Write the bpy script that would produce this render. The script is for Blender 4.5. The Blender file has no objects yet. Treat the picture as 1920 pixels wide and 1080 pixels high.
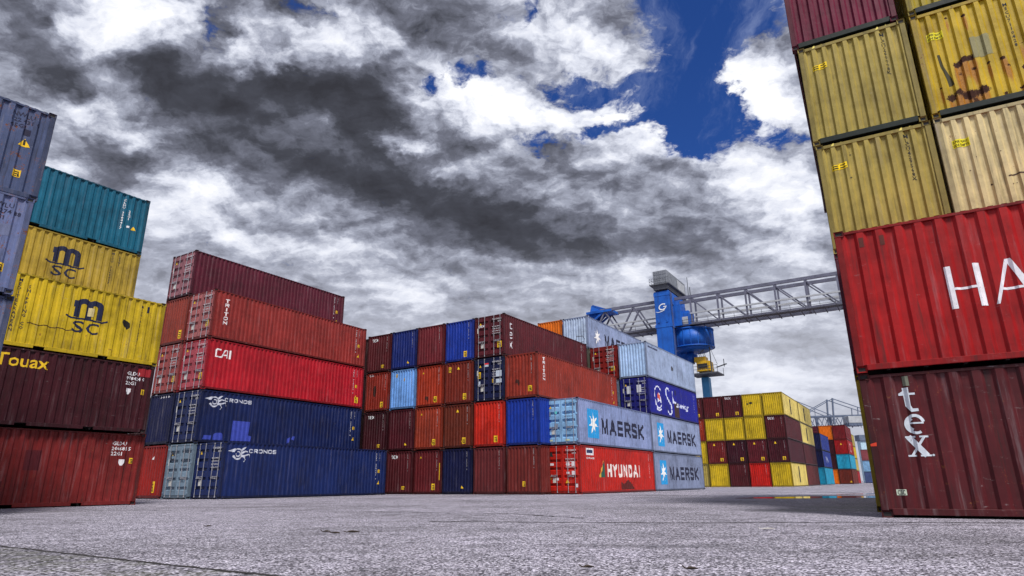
import bpy, bmesh, math, random
from mathutils import Vector, Matrix
R = math.radians
random.seed(7)
S = bpy.context.scene
COL = S.collection
W = 2.438
HS, HC = 2.591, 2.896          # standard and high-cube container heights
L20, L40 = 6.058, 12.192

EXPOSURE, SUN_E = 0.15, 4.2
CLOUD_GAIN, SKY_TINT, BACK = 8.8, (.20, .40, .86), .05
CLOUD_RAMP = [(0., (.042, .043, .054)), (.18, (.070, .074, .095)), (.36, (.180, .190, .245)), (.50, (.405, .43, .53)), (.64, (.79, .82, .93)), (.80, (1.08, 1.09, 1.13))]

# ------------------------------------------------------------------ camera
cam = bpy.data.cameras.new('camera'); co = bpy.data.objects.new('camera', cam); COL.objects.link(co)
cam.sensor_width = 36.0; cam.lens = 1181.5 / 1920 * 36
cam.clip_start = .05; cam.clip_end = 6000
co.matrix_world = Matrix.Translation((0, 0, .635)) @ Matrix.Rotation(R(90 + 17.254), 4, 'X') @ Matrix.Rotation(R(-.499), 4, 'Z')
S.camera = co
S.view_settings.view_transform = 'Standard'; S.view_settings.look = 'None'
S.view_settings.exposure = EXPOSURE; S.view_settings.gamma = 1

# ------------------------------------------------------------------ sky and sun
SUN_EL, SUN_AZ = 55, 164       # azimuth clockwise from +Y
TONE=[(-0.679,0.718,23.7,16.4,-2.64,14.3,-0.3),
(-0.672,0.784,24.1,15.4,-3.26,17,-0.32),
(-0.677,0.958,8.2,7.19,-18,15.1,-0.32),
(-0.53,0.829,10.4,11.7,-18.7,9.94,-0.3),
(-0.449,0.89,7.18,5.63,-12.1,12.3,-0.33),
(-0.337,0.876,10.1,5.24,-7.97,16,-0.4),
(-0.237,0.907,13.8,4.79,-2.96,9.25,-0.37),
(-0.509,0.996,8.05,5.53,-12.7,14.7,-0.26),
(-0.395,1.05,4.53,2.74,-8.52,9.85,-0.26),
(-0.238,1.06,10.3,4.64,-6.68,10.2,-0.23),
(-0.107,1.17,5.11,1.54,-5.05,9.23,-0.33),
(0.00101,1.28,7.05,0.836,-2.61,9.08,-0.32),
(-0.191,1.32,6.66,1.95,-6.38,11.9,-0.11),
(0.181,1.33,13.9,-1.46,0.59,13,-0.11),
(0.33,1.3,7.13,-1.43,1.11,11.8,-0.25),
(0.0919,1.06,17.5,6.18,-12.3,16.5,-0.19),
(-0.112,0.999,17.8,9.52,-15.8,17.9,-0.21),
(-0.0744,0.762,12.8,1.02,-0.959,32.4,-0.16),
(0.127,0.758,14.4,-1.67,0.687,28.6,-0.16),
(-0.409,0.75,42.8,24.3,-6.57,18.5,-0.39),
(-0.292,0.736,14.6,10.7,-29.7,40.7,-0.35),
(-0.425,0.753,44.2,18.6,-4.57,37.4,-0.088),
(0.337,1.08,12.7,1.99,-11,17.9,-0.11),
(0.58,1.39,6.86,-2.31,2.78,15.6,-0.12),
(0.75,1.64,12,-4.52,2.87,11.8,-0.14),
(0.537,1.58,9.17,-2.55,1.62,9.74,-0.044),
(-0.567,1.14,18,10.7,-20.3,27.5,-0.18),
(0.0535,1.52,6.12,0.47,-4.27,14.1,-0.07),
(-0.557,0.721,12.5,11.4,-9.2,11.8,0.32),
(-0.683,0.872,10.3,8.46,-15.3,20.6,0.3),
(-0.616,0.926,15.3,15.4,-23.7,13.8,0.3),
(-0.399,0.802,17.2,15.5,-21,18.8,0.25),
(-0.342,0.823,17.6,4.31,0.093,47,0.34),
(-0.462,0.718,23,10.9,-3.81,29.7,0.2),
(-0.644,1.03,20.4,12.8,-15,27.4,0.2),
(-0.783,0.98,37.4,23.2,-7.29,29.2,0.2),
(-0.58,1.08,13,9.12,-13.4,13.7,0.36),
(-0.544,1.22,7.75,4.23,-8.48,11.4,0.3),
(-0.42,1.01,35.1,11.6,-5.22,37.5,0.12),
(-0.203,0.782,12.7,2.53,-1.57,24.2,0.32),
(-0.24,0.74,22,5.4,-2.12,29.2,0.2),
(0.1,0.804,13.3,1.9,-5.49,19.1,0.3),
(-0.0152,0.918,7.88,1.03,-4.22,21.8,0.34),
(-0.0794,0.939,13.7,0.984,-0.734,21.3,0.2),
(-0.184,1.03,25.5,3.72,-2.81,41.2,0.34),
(0.0943,0.947,9.92,-0.694,0.402,24.1,0.3),
(0.19,0.915,22.5,-3.42,0.974,22.1,0.3),
(0.266,0.982,12.8,0.857,-8.98,23.5,0.34),
(0.138,1.01,12.9,-1.29,0.767,25.6,0.12),
(0.43,1.06,11.1,-1.37,-3.63,15.2,0.34),
(0.57,1.2,13.3,-4.98,1.09,6.46,0.26),
(0.0893,1.19,13,-0.705,0.319,20.4,0.18),
(0.286,1.47,12.9,-2,1.2,14.9,0.2),
(-0.0763,1.43,3.76,0.791,-4.42,8.83,0.1),
(0.4,0.856,13.2,-1.7,-3.63,17.1,0.36),
(0.443,0.906,16,-1.37,-7.47,24.2,0.3),
(-0.868,1,18.6,12.6,-3.24,11.6,0.15),
(-0.31,1.46,7.56,2.16,-4.69,10.4,0.1),
(0.691,1.45,9.96,-3.84,1.87,8.59,0.08),
(0.754,1.86,3.79,-1.29,1.82,7.35,0.3),
(0.601,1.57,8.24,-2.58,1.84,9.75,0.22),
(0.672,1.29,14.7,-6.12,1.76,8.57,0.15),
(0.285,1.38,16.2,-2.65,1.56,19.5,0.3),
(-0.381,1.32,13.6,4.8,-7.24,15.7,0.16),
(-0.24,1.51,9.17,2.2,-5.7,13.5,0.16),
(0.0256,1.41,8.61,1.02,-7.61,21.3,0.18),
(-0.696,1.15,16.1,7.83,-3.51,14.8,0.22),
(-0.297,0.973,24.6,13,-20.1,30.1,0.22),
(-0.209,1.01,20.4,6.13,-10.8,33.1,0.16),
(-0.442,1.02,18.9,11.8,-25.5,31.6,0.18),
(-0.37,1.15,14.4,7.48,-22.3,28.1,0.18),
(-0.101,1.1,13.6,2.79,-11,36.9,0.22),
(-0.551,0.926,20.5,15.6,-23.9,27.2,0.12)]
BLUE=[(0.27,0.806,11.3,-2.74,0.442,6.96,1.3),
(0.315,0.74,12.1,-3.66,1.4,19.5,1.3),
(0.292,0.932,10.1,-0.976,-2.39,16.1,1.1),
(0.459,0.976,12.1,-3.53,0.104,31.5,0.8),
(0.349,0.882,23.3,-6.83,1.35,15.3,0.88),
(0.116,0.879,16.3,0.813,-6.93,36.1,1.2),
(-0.0571,0.868,14.6,0.83,-1.27,47.6,1),
(-0.137,0.886,28.7,3.57,-2.87,57.6,0.78),
(0.00733,0.759,40.2,0.0247,-0.197,25.4,0.98),
(-0.422,0.753,45.8,26.4,-6.62,18.3,0.93),
(-0.284,0.737,17.4,10.9,-30.4,53.9,0.74),
(0.329,1.01,16.8,0.292,-11.4,31,1.1),
(0.0505,1.01,17.3,-0.562,0.18,48.3,0.88),
(0.171,0.975,17.1,-5.71,22,53.3,0.98),
(0.396,0.846,14.1,-1.8,-4.01,19,-1),
(0.443,0.906,17.2,-1.48,-8.54,27.6,-0.7),
(0.342,0.755,24.5,25.6,-54.6,46.8,-0.35),
(0.186,0.783,31.6,-5.32,0.729,18.2,-0.2)]

world = bpy.data.worlds.new('World'); S.world = world; world.use_nodes = True
nt = world.node_tree; nt.nodes.clear()
class G:
    """tiny helper for writing node graphs"""
    def __init__(s, nt): s.nt = nt
    def n(s, t, ins=(), **kw):
        o = s.nt.nodes.new(t)
        for k, v in kw.items(): setattr(o, k, v)
        for k, v in (ins.items() if isinstance(ins, dict) else enumerate(ins)):
            if v is None: continue
            if isinstance(v, bpy.types.NodeSocket): s.nt.links.new(v, o.inputs[k])
            else: o.inputs[k].default_value = v
        return o
    def m(s, op, *a, clamp=False): return s.n('ShaderNodeMath', a, operation=op, use_clamp=clamp).outputs[0]
    def v(s, op, *a):
        o = s.n('ShaderNodeVectorMath', a, operation=op)
        return o.outputs[1] if op in ('DOT_PRODUCT', 'LENGTH') else o.outputs[0]
    def noise(s, vec, scale, detail=4, rough=.55, dist=0., dim='3D', col=False):
        o = s.n('ShaderNodeTexNoise', {'Scale': scale, 'Detail': detail, 'Roughness': rough, 'Distortion': dist}, noise_dimensions=dim)
        s.nt.links.new(vec, o.inputs['Vector'])
        return o.outputs['Color' if col else 'Fac']
    def ramp(s, fac, stops, interp='LINEAR'):
        o = s.n('ShaderNodeValToRGB', [fac]); r = o.color_ramp; r.interpolation = interp
        while len(r.elements) < len(stops): r.elements.new(.5)
        for e, (p, c) in zip(r.elements, stops):
            e.position = p; e.color = (c, c, c, 1) if isinstance(c, (int, float)) else tuple(c) + (1,)
        return o.outputs[0]
    def mix(s, fac, a, b, mode='MIX'):
        o = s.n('ShaderNodeMix', data_type='RGBA', blend_type=mode)
        for i, v in ((0, fac), (6, a), (7, b)):
            if isinstance(v, bpy.types.NodeSocket): s.nt.links.new(v, o.inputs[i])
            else: o.inputs[i].default_value = v if i == 0 else (tuple(v) + (1,) if len(v) == 3 else v)
        return o.outputs[2]
    def smooth(s, x, a, b):
        o = s.n('ShaderNodeMapRange', [x, a, b, 0., 1.], interpolation_type='SMOOTHSTEP'); return o.outputs[0]
g = G(nt)
tc = g.n('ShaderNodeTexCoord').outputs['Generated']
sep = g.n('ShaderNodeSeparateXYZ', [tc])
den = g.m('ADD', g.m('MAXIMUM', sep.outputs[2], 0.), .35)
chart = g.n('ShaderNodeCombineXYZ', [g.m('DIVIDE', sep.outputs[0], den), g.m('DIVIDE', sep.outputs[1], den), 1.]).outputs[0]
# wind-torn warping of the cloud chart
cen = (.5, .5, .5)
warp = g.v('SUBTRACT', g.noise(chart, 5., 5, .6, col=True), cen)
warp2 = g.v('SUBTRACT', g.noise(chart, 17., 5, .62, col=True), cen)
warp3 = g.v('SUBTRACT', g.noise(chart, 55., 4, .6, col=True), cen)
wc = g.v('ADD', g.v('ADD', g.v('ADD', chart, g.v('MULTIPLY', warp, (.15, .13, 0))), g.v('MULTIPLY', warp2, (.085, .085, 0))), g.v('MULTIPLY', warp3, (.022, .022, 0)))
def field(tab, base):
    acc = base
    for cx, cy, a, b, c, d, amp in tab:
        u = g.v('DOT_PRODUCT', wc, (a, b, -a * cx - b * cy))
        w = g.v('DOT_PRODUCT', wc, (c, d, -c * cx - d * cy))
        e = g.m('POWER', .3679, g.m('MULTIPLY_ADD', u, u, g.m('MULTIPLY', w, w)))
        acc = g.m('MULTIPLY_ADD', e, amp, acc)
    return acc
soft = g.v('ADD', chart, g.v('MULTIPLY', warp, (.10, .08, 0)))
stretch = g.v('MULTIPLY', g.v('ADD', soft, g.v('MULTIPLY', warp2, (.03, .03, 0))), (1., 1.2, 1.))
f1 = g.noise(stretch, 5., 10, .60)
f1b = g.noise(g.v('ADD', stretch, (.012, -.035, 0)), 5., 10, .60)    # a step towards the light: thins out = lit edge
f2 = g.noise(stretch, 13., 9, .66)
f3 = g.noise(stretch, 34., 6, .65)
tone = field(TONE, .57)
det = g.m('ADD', g.m('ADD', g.m('MULTIPLY', g.m('SUBTRACT', f1, .5), .80), g.m('MULTIPLY', g.m('SUBTRACT', f2, .5), .66)), g.m('MULTIPLY', g.m('SUBTRACT', f3, .5), .22))
det = g.m('ADD', det, g.m('MULTIPLY', g.m('SUBTRACT', f1, f1b), 1.5))
det = g.m('MULTIPLY', det, g.m('MINIMUM', g.m('MULTIPLY_ADD', sep.outputs[2], 1.45, .18), 1.))
det = g.m('MULTIPLY', det, g.m('MULTIPLY_ADD', g.smooth(tone, .10, .50), .38, .62))    # dark bellies stay smooth
tone = g.m('ADD', tone, det)
back = g.smooth(sep.outputs[1], .15, -.5)
tone = g.m('MULTIPLY_ADD', back, BACK, tone)
cloud = g.ramp(g.m('MULTIPLY', tone, .8), CLOUD_RAMP)
blue = field(BLUE, -.40)
blue = g.m('ADD', blue, g.m('ADD', g.m('ADD', g.m('MULTIPLY', g.m('SUBTRACT', .5, f1), 1.1), g.m('MULTIPLY', g.m('SUBTRACT', .5, f2), 1.9)), g.m('MULTIPLY', g.m('SUBTRACT', .5, f3), 1.3)))
bmask = g.smooth(blue, -.02, .60)
veil = g.smooth(g.noise(g.v('MULTIPLY', soft, (3., 1., 1.)), 3.2, 8, .66), .50, .80)
sky = g.n('ShaderNodeTexSky', sky_type='NISHITA', sun_disc=False, sun_elevation=R(SUN_EL), sun_rotation=R(SUN_AZ), air_density=1.0, dust_density=.3, ozone_density=3.)
skyc = g.mix(1., sky.outputs[0], SKY_TINT, 'MULTIPLY')
cl10 = g.v('MULTIPLY', cloud, (CLOUD_GAIN, CLOUD_GAIN, CLOUD_GAIN))
low = g.smooth(sep.outputs[2], .38, .10)           # bright haze of cloud along the horizon
cl10 = g.mix(g.m('MULTIPLY', low, .40), cl10, (7.4, 7.6, 8.4))
skyc = g.mix(g.m('MULTIPLY', veil, .45), skyc, (4.2, 5.0, 7.4))      # thin high wisps
final = g.mix(bmask, cl10, skyc)
bg = g.n('ShaderNodeBackground', {'Color': final, 'Strength': .1})
g.n('ShaderNodeOutputWorld', {'Surface': bg.outputs[0]})
sl = bpy.data.lights.new('sun', 'SUN'); sl.energy = SUN_E; sl.angle = R(14); sl.color = (1, .955, .89)
so = bpy.data.objects.new('sun', sl); COL.objects.link(so)
az = R(SUN_AZ); el = R(SUN_EL)
sd = Vector((math.sin(az) * math.cos(el), math.cos(az) * math.cos(el), math.sin(el)))
so.rotation_euler = sd.to_track_quat('Z', 'Y').to_euler(); so.location = (0, -20, 60)

# ------------------------------------------------------------------ materials
def new_mat(name):
    m = bpy.data.materials.new(name); m.use_nodes = True; m.node_tree.nodes.clear(); return m, G(m.node_tree)
def finish(g, color, rough, metal=0., normal=None, spec=.5):
    b = g.n('ShaderNodeBsdfPrincipled')
    for k, v in (('Base Color', color), ('Roughness', rough), ('Metallic', metal), ('Normal', normal), ('Specular IOR Level', spec)):
        if v is None: continue
        if isinstance(v, bpy.types.NodeSocket): g.nt.links.new(v, b.inputs[k])
        else: b.inputs[k].default_value = tuple(v) + (1,) if isinstance(v, (tuple, list)) and len(v) == 3 else v
    g.n('ShaderNodeOutputMaterial', {'Surface': b.outputs[0]})

def paint_material(name, far=False):
    """weathered paint: its colour and its wear (alpha) come from the object's own colour"""
    m, g = new_mat(name)
    oi = g.n('ShaderNodeObjectInfo'); wear = oi.outputs['Alpha']
    pos = g.v('ADD', g.n('ShaderNodeTexCoord').outputs['Object'], g.v('MULTIPLY', g.n('ShaderNodeCombineXYZ', [oi.outputs['Random']] * 3).outputs[0], (71., 37., 53.)))
    big = g.noise(pos, .55, 4, .6)
    mid = g.noise(pos, 3.2, 6, .65)
    streak = g.noise(g.v('MULTIPLY', pos, (7., 7., .45)), 1., 6, .7)
    fine = g.noise(pos, 26., 4, .7)
    c = oi.outputs['Color']
    # patchy fading of the coat
    c = g.mix(1., c, g.ramp(g.m('ADD', g.m('MULTIPLY', big, .6), g.m('MULTIPLY', mid, .4)), [(.28, (.48, .46, .47)), (.5, (1., 1., 1.)), (.72, (1.45, 1.40, 1.40))]), 'MULTIPLY')
    # chalky bloom and run-off streaks
    c = g.mix(g.m('MULTIPLY', g.smooth(streak, .52, .78), g.m('MULTIPLY_ADD', wear, .36, .05)), c, (.30, .27, .29))
    c = g.mix(g.m('MULTIPLY', g.smooth(streak, .50, .24), g.m('MULTIPLY_ADD', wear, .65, .30)), c, (.020, .015, .015))
    # scuffs
    sc = g.noise(g.v('MULTIPLY', pos, (2.5, 2.5, 9.)), 1.6, 8, .75)
    c = g.mix(g.m('MULTIPLY', g.smooth(sc, .62, .72), g.m('MULTIPLY_ADD', wear, .5, .06)), c, (.42, .40, .41))
    # rust
    thr = g.m('SUBTRACT', .80, g.m('MULTIPLY', wear, .22))
    rn = g.m('ADD', g.m('MULTIPLY', mid, .62), g.m('MULTIPLY', fine, .38))
    rm = g.smooth(g.m('SUBTRACT', rn, thr), -.03, .05)
    rc = g.ramp(fine, [(.35, (.030, .010, .006)), (.6, (.16, .048, .016)), (.8, (.30, .10, .035))])
    c = g.mix(rm, c, rc)
    ro = g.m('MULTIPLY_ADD', mid, .30, .36); ro = g.m('MAXIMUM', ro, g.m('MULTIPLY', rm, .85))
    # thin rust runs down the ribs
    rr_ = g.noise(g.v('MULTIPLY', pos, (13., 13., .8)), 1., 5, .7)
    rn2 = g.m('MULTIPLY', g.smooth(rr_, .66, .80), g.smooth(big, .40, .62))
    c = g.mix(g.m('MULTIPLY', rn2, g.m('MULTIPLY', wear, 1.1), clamp=True), c, (.115, .036, .014))
    dent = g.noise(pos, 1.3, 3, .5)
    bp = g.n('ShaderNodeBump', {'Strength': .30, 'Distance': .05, 'Height': g.m('ADD', g.m('ADD', g.m('MULTIPLY', mid, .35), dent), g.m('MULTIPLY', rm, -.2))})
    finish(g, c, ro, 0., bp.outputs[0], .32)
    return m
PAINT = paint_material('weathered_paint')

def rusted_material(name, spots):
    """yellow paint eaten through by rust, with runs below each patch (end wall seen along x)"""
    m, g = new_mat(name)
    pos = g.n('ShaderNodeTexCoord').outputs['Object']; sp = g.n('ShaderNodeSeparateXYZ', [pos])
    n1 = g.noise(pos, 9., 8, .7); n2 = g.noise(pos, 34., 5, .7); n3 = g.noise(g.v('MULTIPLY', pos, (16., 16., 1.1)), 1., 5, .65); big = g.noise(pos, 1.2, 4, .6)
    c = g.mix(1., g.n('ShaderNodeObjectInfo').outputs['Color'], g.ramp(big, [(.3, (.66, .62, .55)), (.5, (1., 1., 1.)), (.72, (1.3, 1.28, 1.25))]), 'MULTIPLY')
    core = 0.; run = 0.
    for u, v, r, a in spots:
        du = g.m('SUBTRACT', sp.outputs[1], W - u); dv = g.m('SUBTRACT', sp.outputs[2], v)
        q = g.m('POWER', .3679, g.m('MULTIPLY', g.m('MULTIPLY_ADD', du, du, g.m('MULTIPLY', dv, dv)), 1 / r ** 2))
        core = g.m('MULTIPLY_ADD', q, a, core)
        dn = g.m('MULTIPLY', g.m('ADD', dv, .22), g.m('ADD', dv, .22))
        p = g.m('POWER', .3679, g.m('MULTIPLY_ADD', g.m('MULTIPLY', du, du), 1 / (r * .95) ** 2, g.m('MULTIPLY', dn, 1 / (.30) ** 2)))
        run = g.m('MULTIPLY_ADD', p, a, run)
    rm = g.smooth(g.m('ADD', g.m('MULTIPLY', run, .60), g.m('SUBTRACT', n3, .82)), -.10, .18)
    c = g.mix(g.m('MULTIPLY', rm, .85), c, g.ramp(n2, [(.3, (.20, .05, .006)), (.7, (.48, .20, .025))]))
    cm = g.smooth(g.m('ADD', g.m('MULTIPLY', core, .46), g.m('SUBTRACT', g.m('ADD', g.m('MULTIPLY', n1, .46), g.m('MULTIPLY', n2, .54)), .76)), -.02, .04)
    c = g.mix(cm, c, g.ramp(n2, [(.35, (.012, .005, .004)), (.65, (.07, .022, .010))]))
    bp = g.n('ShaderNodeBump', {'Strength': .4, 'Distance': .015, 'Height': g.m('MULTIPLY_ADD', cm, -.6, n1)})
    finish(g, c, g.m('MULTIPLY_ADD', cm, .4, .5), 0., bp.outputs[0], .3); return m
def marking_material():
    m, g = new_mat('marking_paint')
    oi = g.n('ShaderNodeObjectInfo')
    pos = g.v('ADD', g.n('ShaderNodeTexCoord').outputs['Object'], g.v('MULTIPLY', g.n('ShaderNodeCombineXYZ', [oi.outputs['Random']] * 3).outputs[0], (31., 17., 23.)))
    k = g.noise(pos, 5., 7, .7)
    c = g.mix(1., oi.outputs['Color'], g.ramp(k, [(.3, (.78, .77, .77)), (.55, (1., 1., 1.))]), 'MULTIPLY')
    b = g.n('ShaderNodeBsdfPrincipled'); g.nt.links.new(c, b.inputs['Base Color']); b.inputs['Roughness'].default_value = .55; b.inputs['Specular IOR Level'].default_value = .3
    chip = g.noise(pos, 19., 5, .72); st = g.noise(g.v('MULTIPLY', pos, (9., 9., .9)), 1., 5, .7)
    ch = g.m('MAXIMUM', g.smooth(chip, .64, .69), g.m('MULTIPLY', g.smooth(st, .60, .74), .6))
    tr = g.n('ShaderNodeBsdfTransparent'); mx = g.n('ShaderNodeMixShader', [ch, b.outputs[0], tr.outputs[0]])
    g.n('ShaderNodeOutputMaterial', {'Surface': mx.outputs[0]}); return m
MARK = marking_material()
def plain(name, col, rough=.5, metal=0., var=.35, scale=4.):
    m, g = new_mat(name)
    pos = g.n('ShaderNodeTexCoord').outputs['Object']
    k = g.noise(pos, scale, 6, .65)
    c = g.mix(1., col, g.ramp(k, [(.3, 1 - var), (.7, 1 + var * .6)]), 'MULTIPLY')
    finish(g, c, g.m('MULTIPLY_ADD', k, .3, rough - .15), metal); return m
ZINC = plain('galvanised_steel', (.36, .36, .40), .45, .3)
BLACK = plain('black_print', (.012, .012, .014), .6)
STICK = plain('yellow_sticker', (.78, .46, .02), .5, 0, .2)
DARKM = plain('dark_underframe', (.018, .016, .016), .8)
def streaked(name, col, dirt):
    m, g = new_mat(name); pos = g.n('ShaderNodeTexCoord').outputs['Object']
    a = g.noise(pos, .5, 6, .65); st = g.noise(g.v('MULTIPLY', pos, (2.6, 2.6, .12)), 1., 6, .7); fn = g.noise(pos, 5., 6, .7)
    c = g.mix(1., col, g.ramp(a, [(.3, (.60, .62, .66)), (.5, (1., 1., 1.)), (.7, (1.3, 1.25, 1.15))]), 'MULTIPLY')
    c = g.mix(g.m('MULTIPLY', g.smooth(st, .50, .72), .55), c, dirt); c = g.mix(g.m('MULTIPLY', g.smooth(fn, .62, .70), .6), c, (.10, .045, .025))
    finish(g, c, .5, 0., None, .35); return m
CRANEB = streaked('blue_crane_paint', (.007, .098, .46), (.012, .035, .11))
CRANEG = plain('grey_steel_paint', (.12, .125, .18), .5, 0, .3, 1.)
CRANEL = plain('pale_grey_panel', (.40, .42, .45), .5, 0, .2, 1.)
CRANEY = plain('yellow_crane_paint', (.70, .42, .01), .45, 0, .3, 1.)
LEGB = plain('light_blue_leg_paint', (.06, .30, .60), .5, 0, .2, .6)
FARB = plain('far_crane_blue', (.10, .13, .20), .6, 0, .3, .5)

# ------------------------------------------------------------------ object helpers
def link(o, parent=None, color=None):
    COL.objects.link(o)
    if parent: o.parent = parent
    if color: o.color = color
    return o
def part(name, mesh, parent=None, color=None, mat=None, loc=None, rot=None):
    o = bpy.data.objects.new(name, mesh)
    if loc: o.location = loc
    if rot: o.rotation_euler = rot
    if mat and not mesh.materials: mesh.materials.append(mat)
    return link(o, parent, color)
def thing(name, label, cat, loc=(0, 0, 0), yaw=0, group=None):
    o = bpy.data.objects.new(name, None); o.empty_display_size = .3; COL.objects.link(o)
    o.location = loc; o.rotation_euler = (0, 0, R(yaw)); o['label'] = label; o['category'] = cat
    if group: o['group'] = group
    return o
class MB:
    """collects boxes, bars, tubes and polygons into one mesh"""
    def __init__(s): s.bm = bmesh.new()
    def box(s, x0, x1, y0, y1, z0, z1, bevel=0., mi=0):
        vs = [s.bm.verts.new((x, y, z)) for x in (x0, x1) for y in (y0, y1) for z in (z0, z1)]
        fs = [s.bm.faces.new([vs[i] for i in q]) for q in ((0, 1, 3, 2), (4, 6, 7, 5), (0, 4, 5, 1), (2, 3, 7, 6), (0, 2, 6, 4), (1, 5, 7, 3))]
        for f in fs: f.material_index = mi
        if bevel:
            es = list({e for f in fs for e in f.edges})
            bmesh.ops.bevel(s.bm, geom=es, offset=bevel, segments=1, affect='EDGES')
        return s
    def bar(s, a, b, w, h=None, mi=0):
        a, b = Vector(a), Vector(b); h = h or w; d = (b - a).normalized()
        up = Vector((0, 0, 1)) if abs(d.z) < .95 else Vector((1, 0, 0))
        x = d.cross(up).normalized() * w / 2; y = d.cross(x).normalized() * h / 2
        v = [s.bm.verts.new(p + i * x + j * y) for p in (a, b) for i, j in ((-1, -1), (1, -1), (1, 1), (-1, 1))]
        for q in ((3, 2, 1, 0), (4, 5, 6, 7), (0, 1, 5, 4), (1, 2, 6, 5), (2, 3, 7, 6), (3, 0, 4, 7)):
            s.bm.faces.new([v[i] for i in q]).material_index = mi
        return s
    def tube(s, a, b, r, n=8, r2=None, mi=0):
        a, b = Vector(a), Vector(b); d = (b - a).normalized(); r2 = r if r2 is None else r2
        up = Vector((0, 0, 1)) if abs(d.z) < .95 else Vector((1, 0, 0))
        x = d.cross(up).normalized(); y = d.cross(x)
        ra, rb = [], []
        for i in range(n):
            t = 2 * math.pi * i / n; o = math.cos(t) * x + math.sin(t) * y
            ra.append(s.bm.verts.new(a + o * r)); rb.append(s.bm.verts.new(b + o * r2))
        for i in range(n):
            f = s.bm.faces.new((ra[i], ra[(i + 1) % n], rb[(i + 1) % n], rb[i])); f.smooth = n > 10; f.material_index = mi
        s.bm.faces.new(ra[::-1]).material_index = mi; s.bm.faces.new(rb).material_index = mi
        return s
    def poly(s, pts, mi=0):
        f = s.bm.faces.new([s.bm.verts.new(p) for p in pts]); f.material_index = mi; return s
    def mesh(s, name, *mats, recalc=True):
        if recalc: bmesh.ops.recalc_face_normals(s.bm, faces=s.bm.faces)
        me = bpy.data.meshes.new(name); s.bm.to_mesh(me); s.bm.free()
        for m in mats: me.materials.append(m)
        return me

# ------------------------------------------------------------------ corrugation profiles
def corrugation(u0, u1, pitch, depth, out=.030):
    n = max(1, round((u1 - u0) / pitch)); p = (u1 - u0) / n
    pr = [(u0, out)]
    for i in range(n):
        b = u0 + i * p
        pr += [(b + .17 * p, out), (b + .34 * p, out + depth), (b + .66 * p, out + depth), (b + .83 * p, out)]
    pr.append((u1, out)); return pr
def depth_at(pr, u):
    if u <= pr[0][0]: return 0.004
    for (a, da), (b, db) in zip(pr, pr[1:]):
        if u <= b: return da + (db - da) * (u - a) / max(1e-6, b - a)
    return 0.004
CACHE = {}
def cached(key, fn):
    if key not in CACHE: CACHE[key] = fn()
    return CACHE[key]
def side_profile(L, pitch): return cached(('sp', L, pitch), lambda: corrugation(.125, L - .125, pitch, .046))
END_PR = corrugation(.125, W - .125, .245, .052)
DOOR_PR = [(.11, .022), (W - .11, .022)]

def side_mesh(L, H, pitch, far_side):
    def f():
        b = MB(); pr = side_profile(L, pitch)
        for (u, d), (v, e) in zip(pr, pr[1:]):
            if far_side: b.poly([(u, W - d, .14), (u, W - d, H - .07), (v, W - e, H - .07), (v, W - e, .14)])
            else: b.poly([(u, d, .14), (v, e, .14), (v, e, H - .07), (u, d, H - .07)])
        return b.mesh('side_panel', PAINT, recalc=False)
    return cached(('side', L, H, pitch, far_side), f)
def wall_mesh(H, x, inward):
    def f():
        b = MB()
        for (u, d), (v, e) in zip(END_PR, END_PR[1:]):
            b.poly([(x + inward * d, W - u, .17), (x + inward * e, W - v, .17), (x + inward * e, W - v, H - .10), (x + inward * d, W - u, H - .10)][::1 if inward > 0 else -1])
        return b.mesh('end_wall', PAINT, recalc=False)
    return cached(('wall', H, x, inward), f)
def door_mesh(H, i):
    """one leaf with five pressed horizontal swages; i = 0 is the viewer's left leaf"""
    def f():
        b = MB(); u0 = .11 if i == 0 else W / 2 + .008; u1 = W / 2 - .008 if i == 0 else W - .11
        z0, z1 = .20, H - .13; bo = .10
        o, d = .022, .100
        P = lambda u, z, x: (x, W - u, z)
        n = 5; ph = (z1 - z0 - .2) / n
        pr = [(z0 + .1, o)]
        for k in range(n):
            zb = z0 + .1 + k * ph
            pr += [(zb + .28 * ph, o), (zb + .37 * ph, d), (zb + .63 * ph, d), (zb + .72 * ph, o)]
        pr.append((z1 - .1, o))
        a0, a1 = u0 + bo, u1 - bo
        for (z, x), (y, w) in zip(pr, pr[1:]): b.poly([P(a0, z, x), P(a1, z, x), P(a1, y, w), P(a0, y, w)])
        for k in range(n):
            q = pr[1 + 4 * k:5 + 4 * k]
            b.poly([P(a0, z, x) for z, x in q]); b.poly([P(a1, z, x) for z, x in q][::-1])
        b.poly([P(u0, z0, o), P(a0, z0, o), P(a0, z1, o), P(u0, z1, o)]); b.poly([P(a1, z0, o), P(u1, z0, o), P(u1, z1, o), P(a1, z1, o)])
        b.poly([P(a0, z0, o), P(a1, z0, o), P(a1, z0 + .1, o), P(a0, z0 + .1, o)]); b.poly([P(a0, z1 - .1, o), P(a1, z1 - .1, o), P(a1, z1, o), P(a0, z1, o)])
        b.poly([P(u0, z0, o), P(u0, z1, o), P(u0, z1, .07), P(u0, z0, .07)]); b.poly([P(u1, z0, .07), P(u1, z1, .07), P(u1, z1, o), P(u1, z0, o)])
        e = u0 if i == 0 else u1
        for z in (z0 + .12, z0 + (z1 - z0) * .36, z0 + (z1 - z0) * .66, z1 - .16): b.box(-.006, .0215, W - e - .055, W - e + .055, z - .045, z + .045)
        gq = u1 if i == 0 else u0
        b.box(.0225, .07, W - gq - (.012 if i == 0 else 0), W - gq + (0 if i == 0 else .012), z0, z1, 0, 1)
        return b.mesh('door', PAINT, DARKM, recalc=False)
    return cached(('door', H, i), f)
BAR_U = (.34, .84, 1.60, 2.10)
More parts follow.
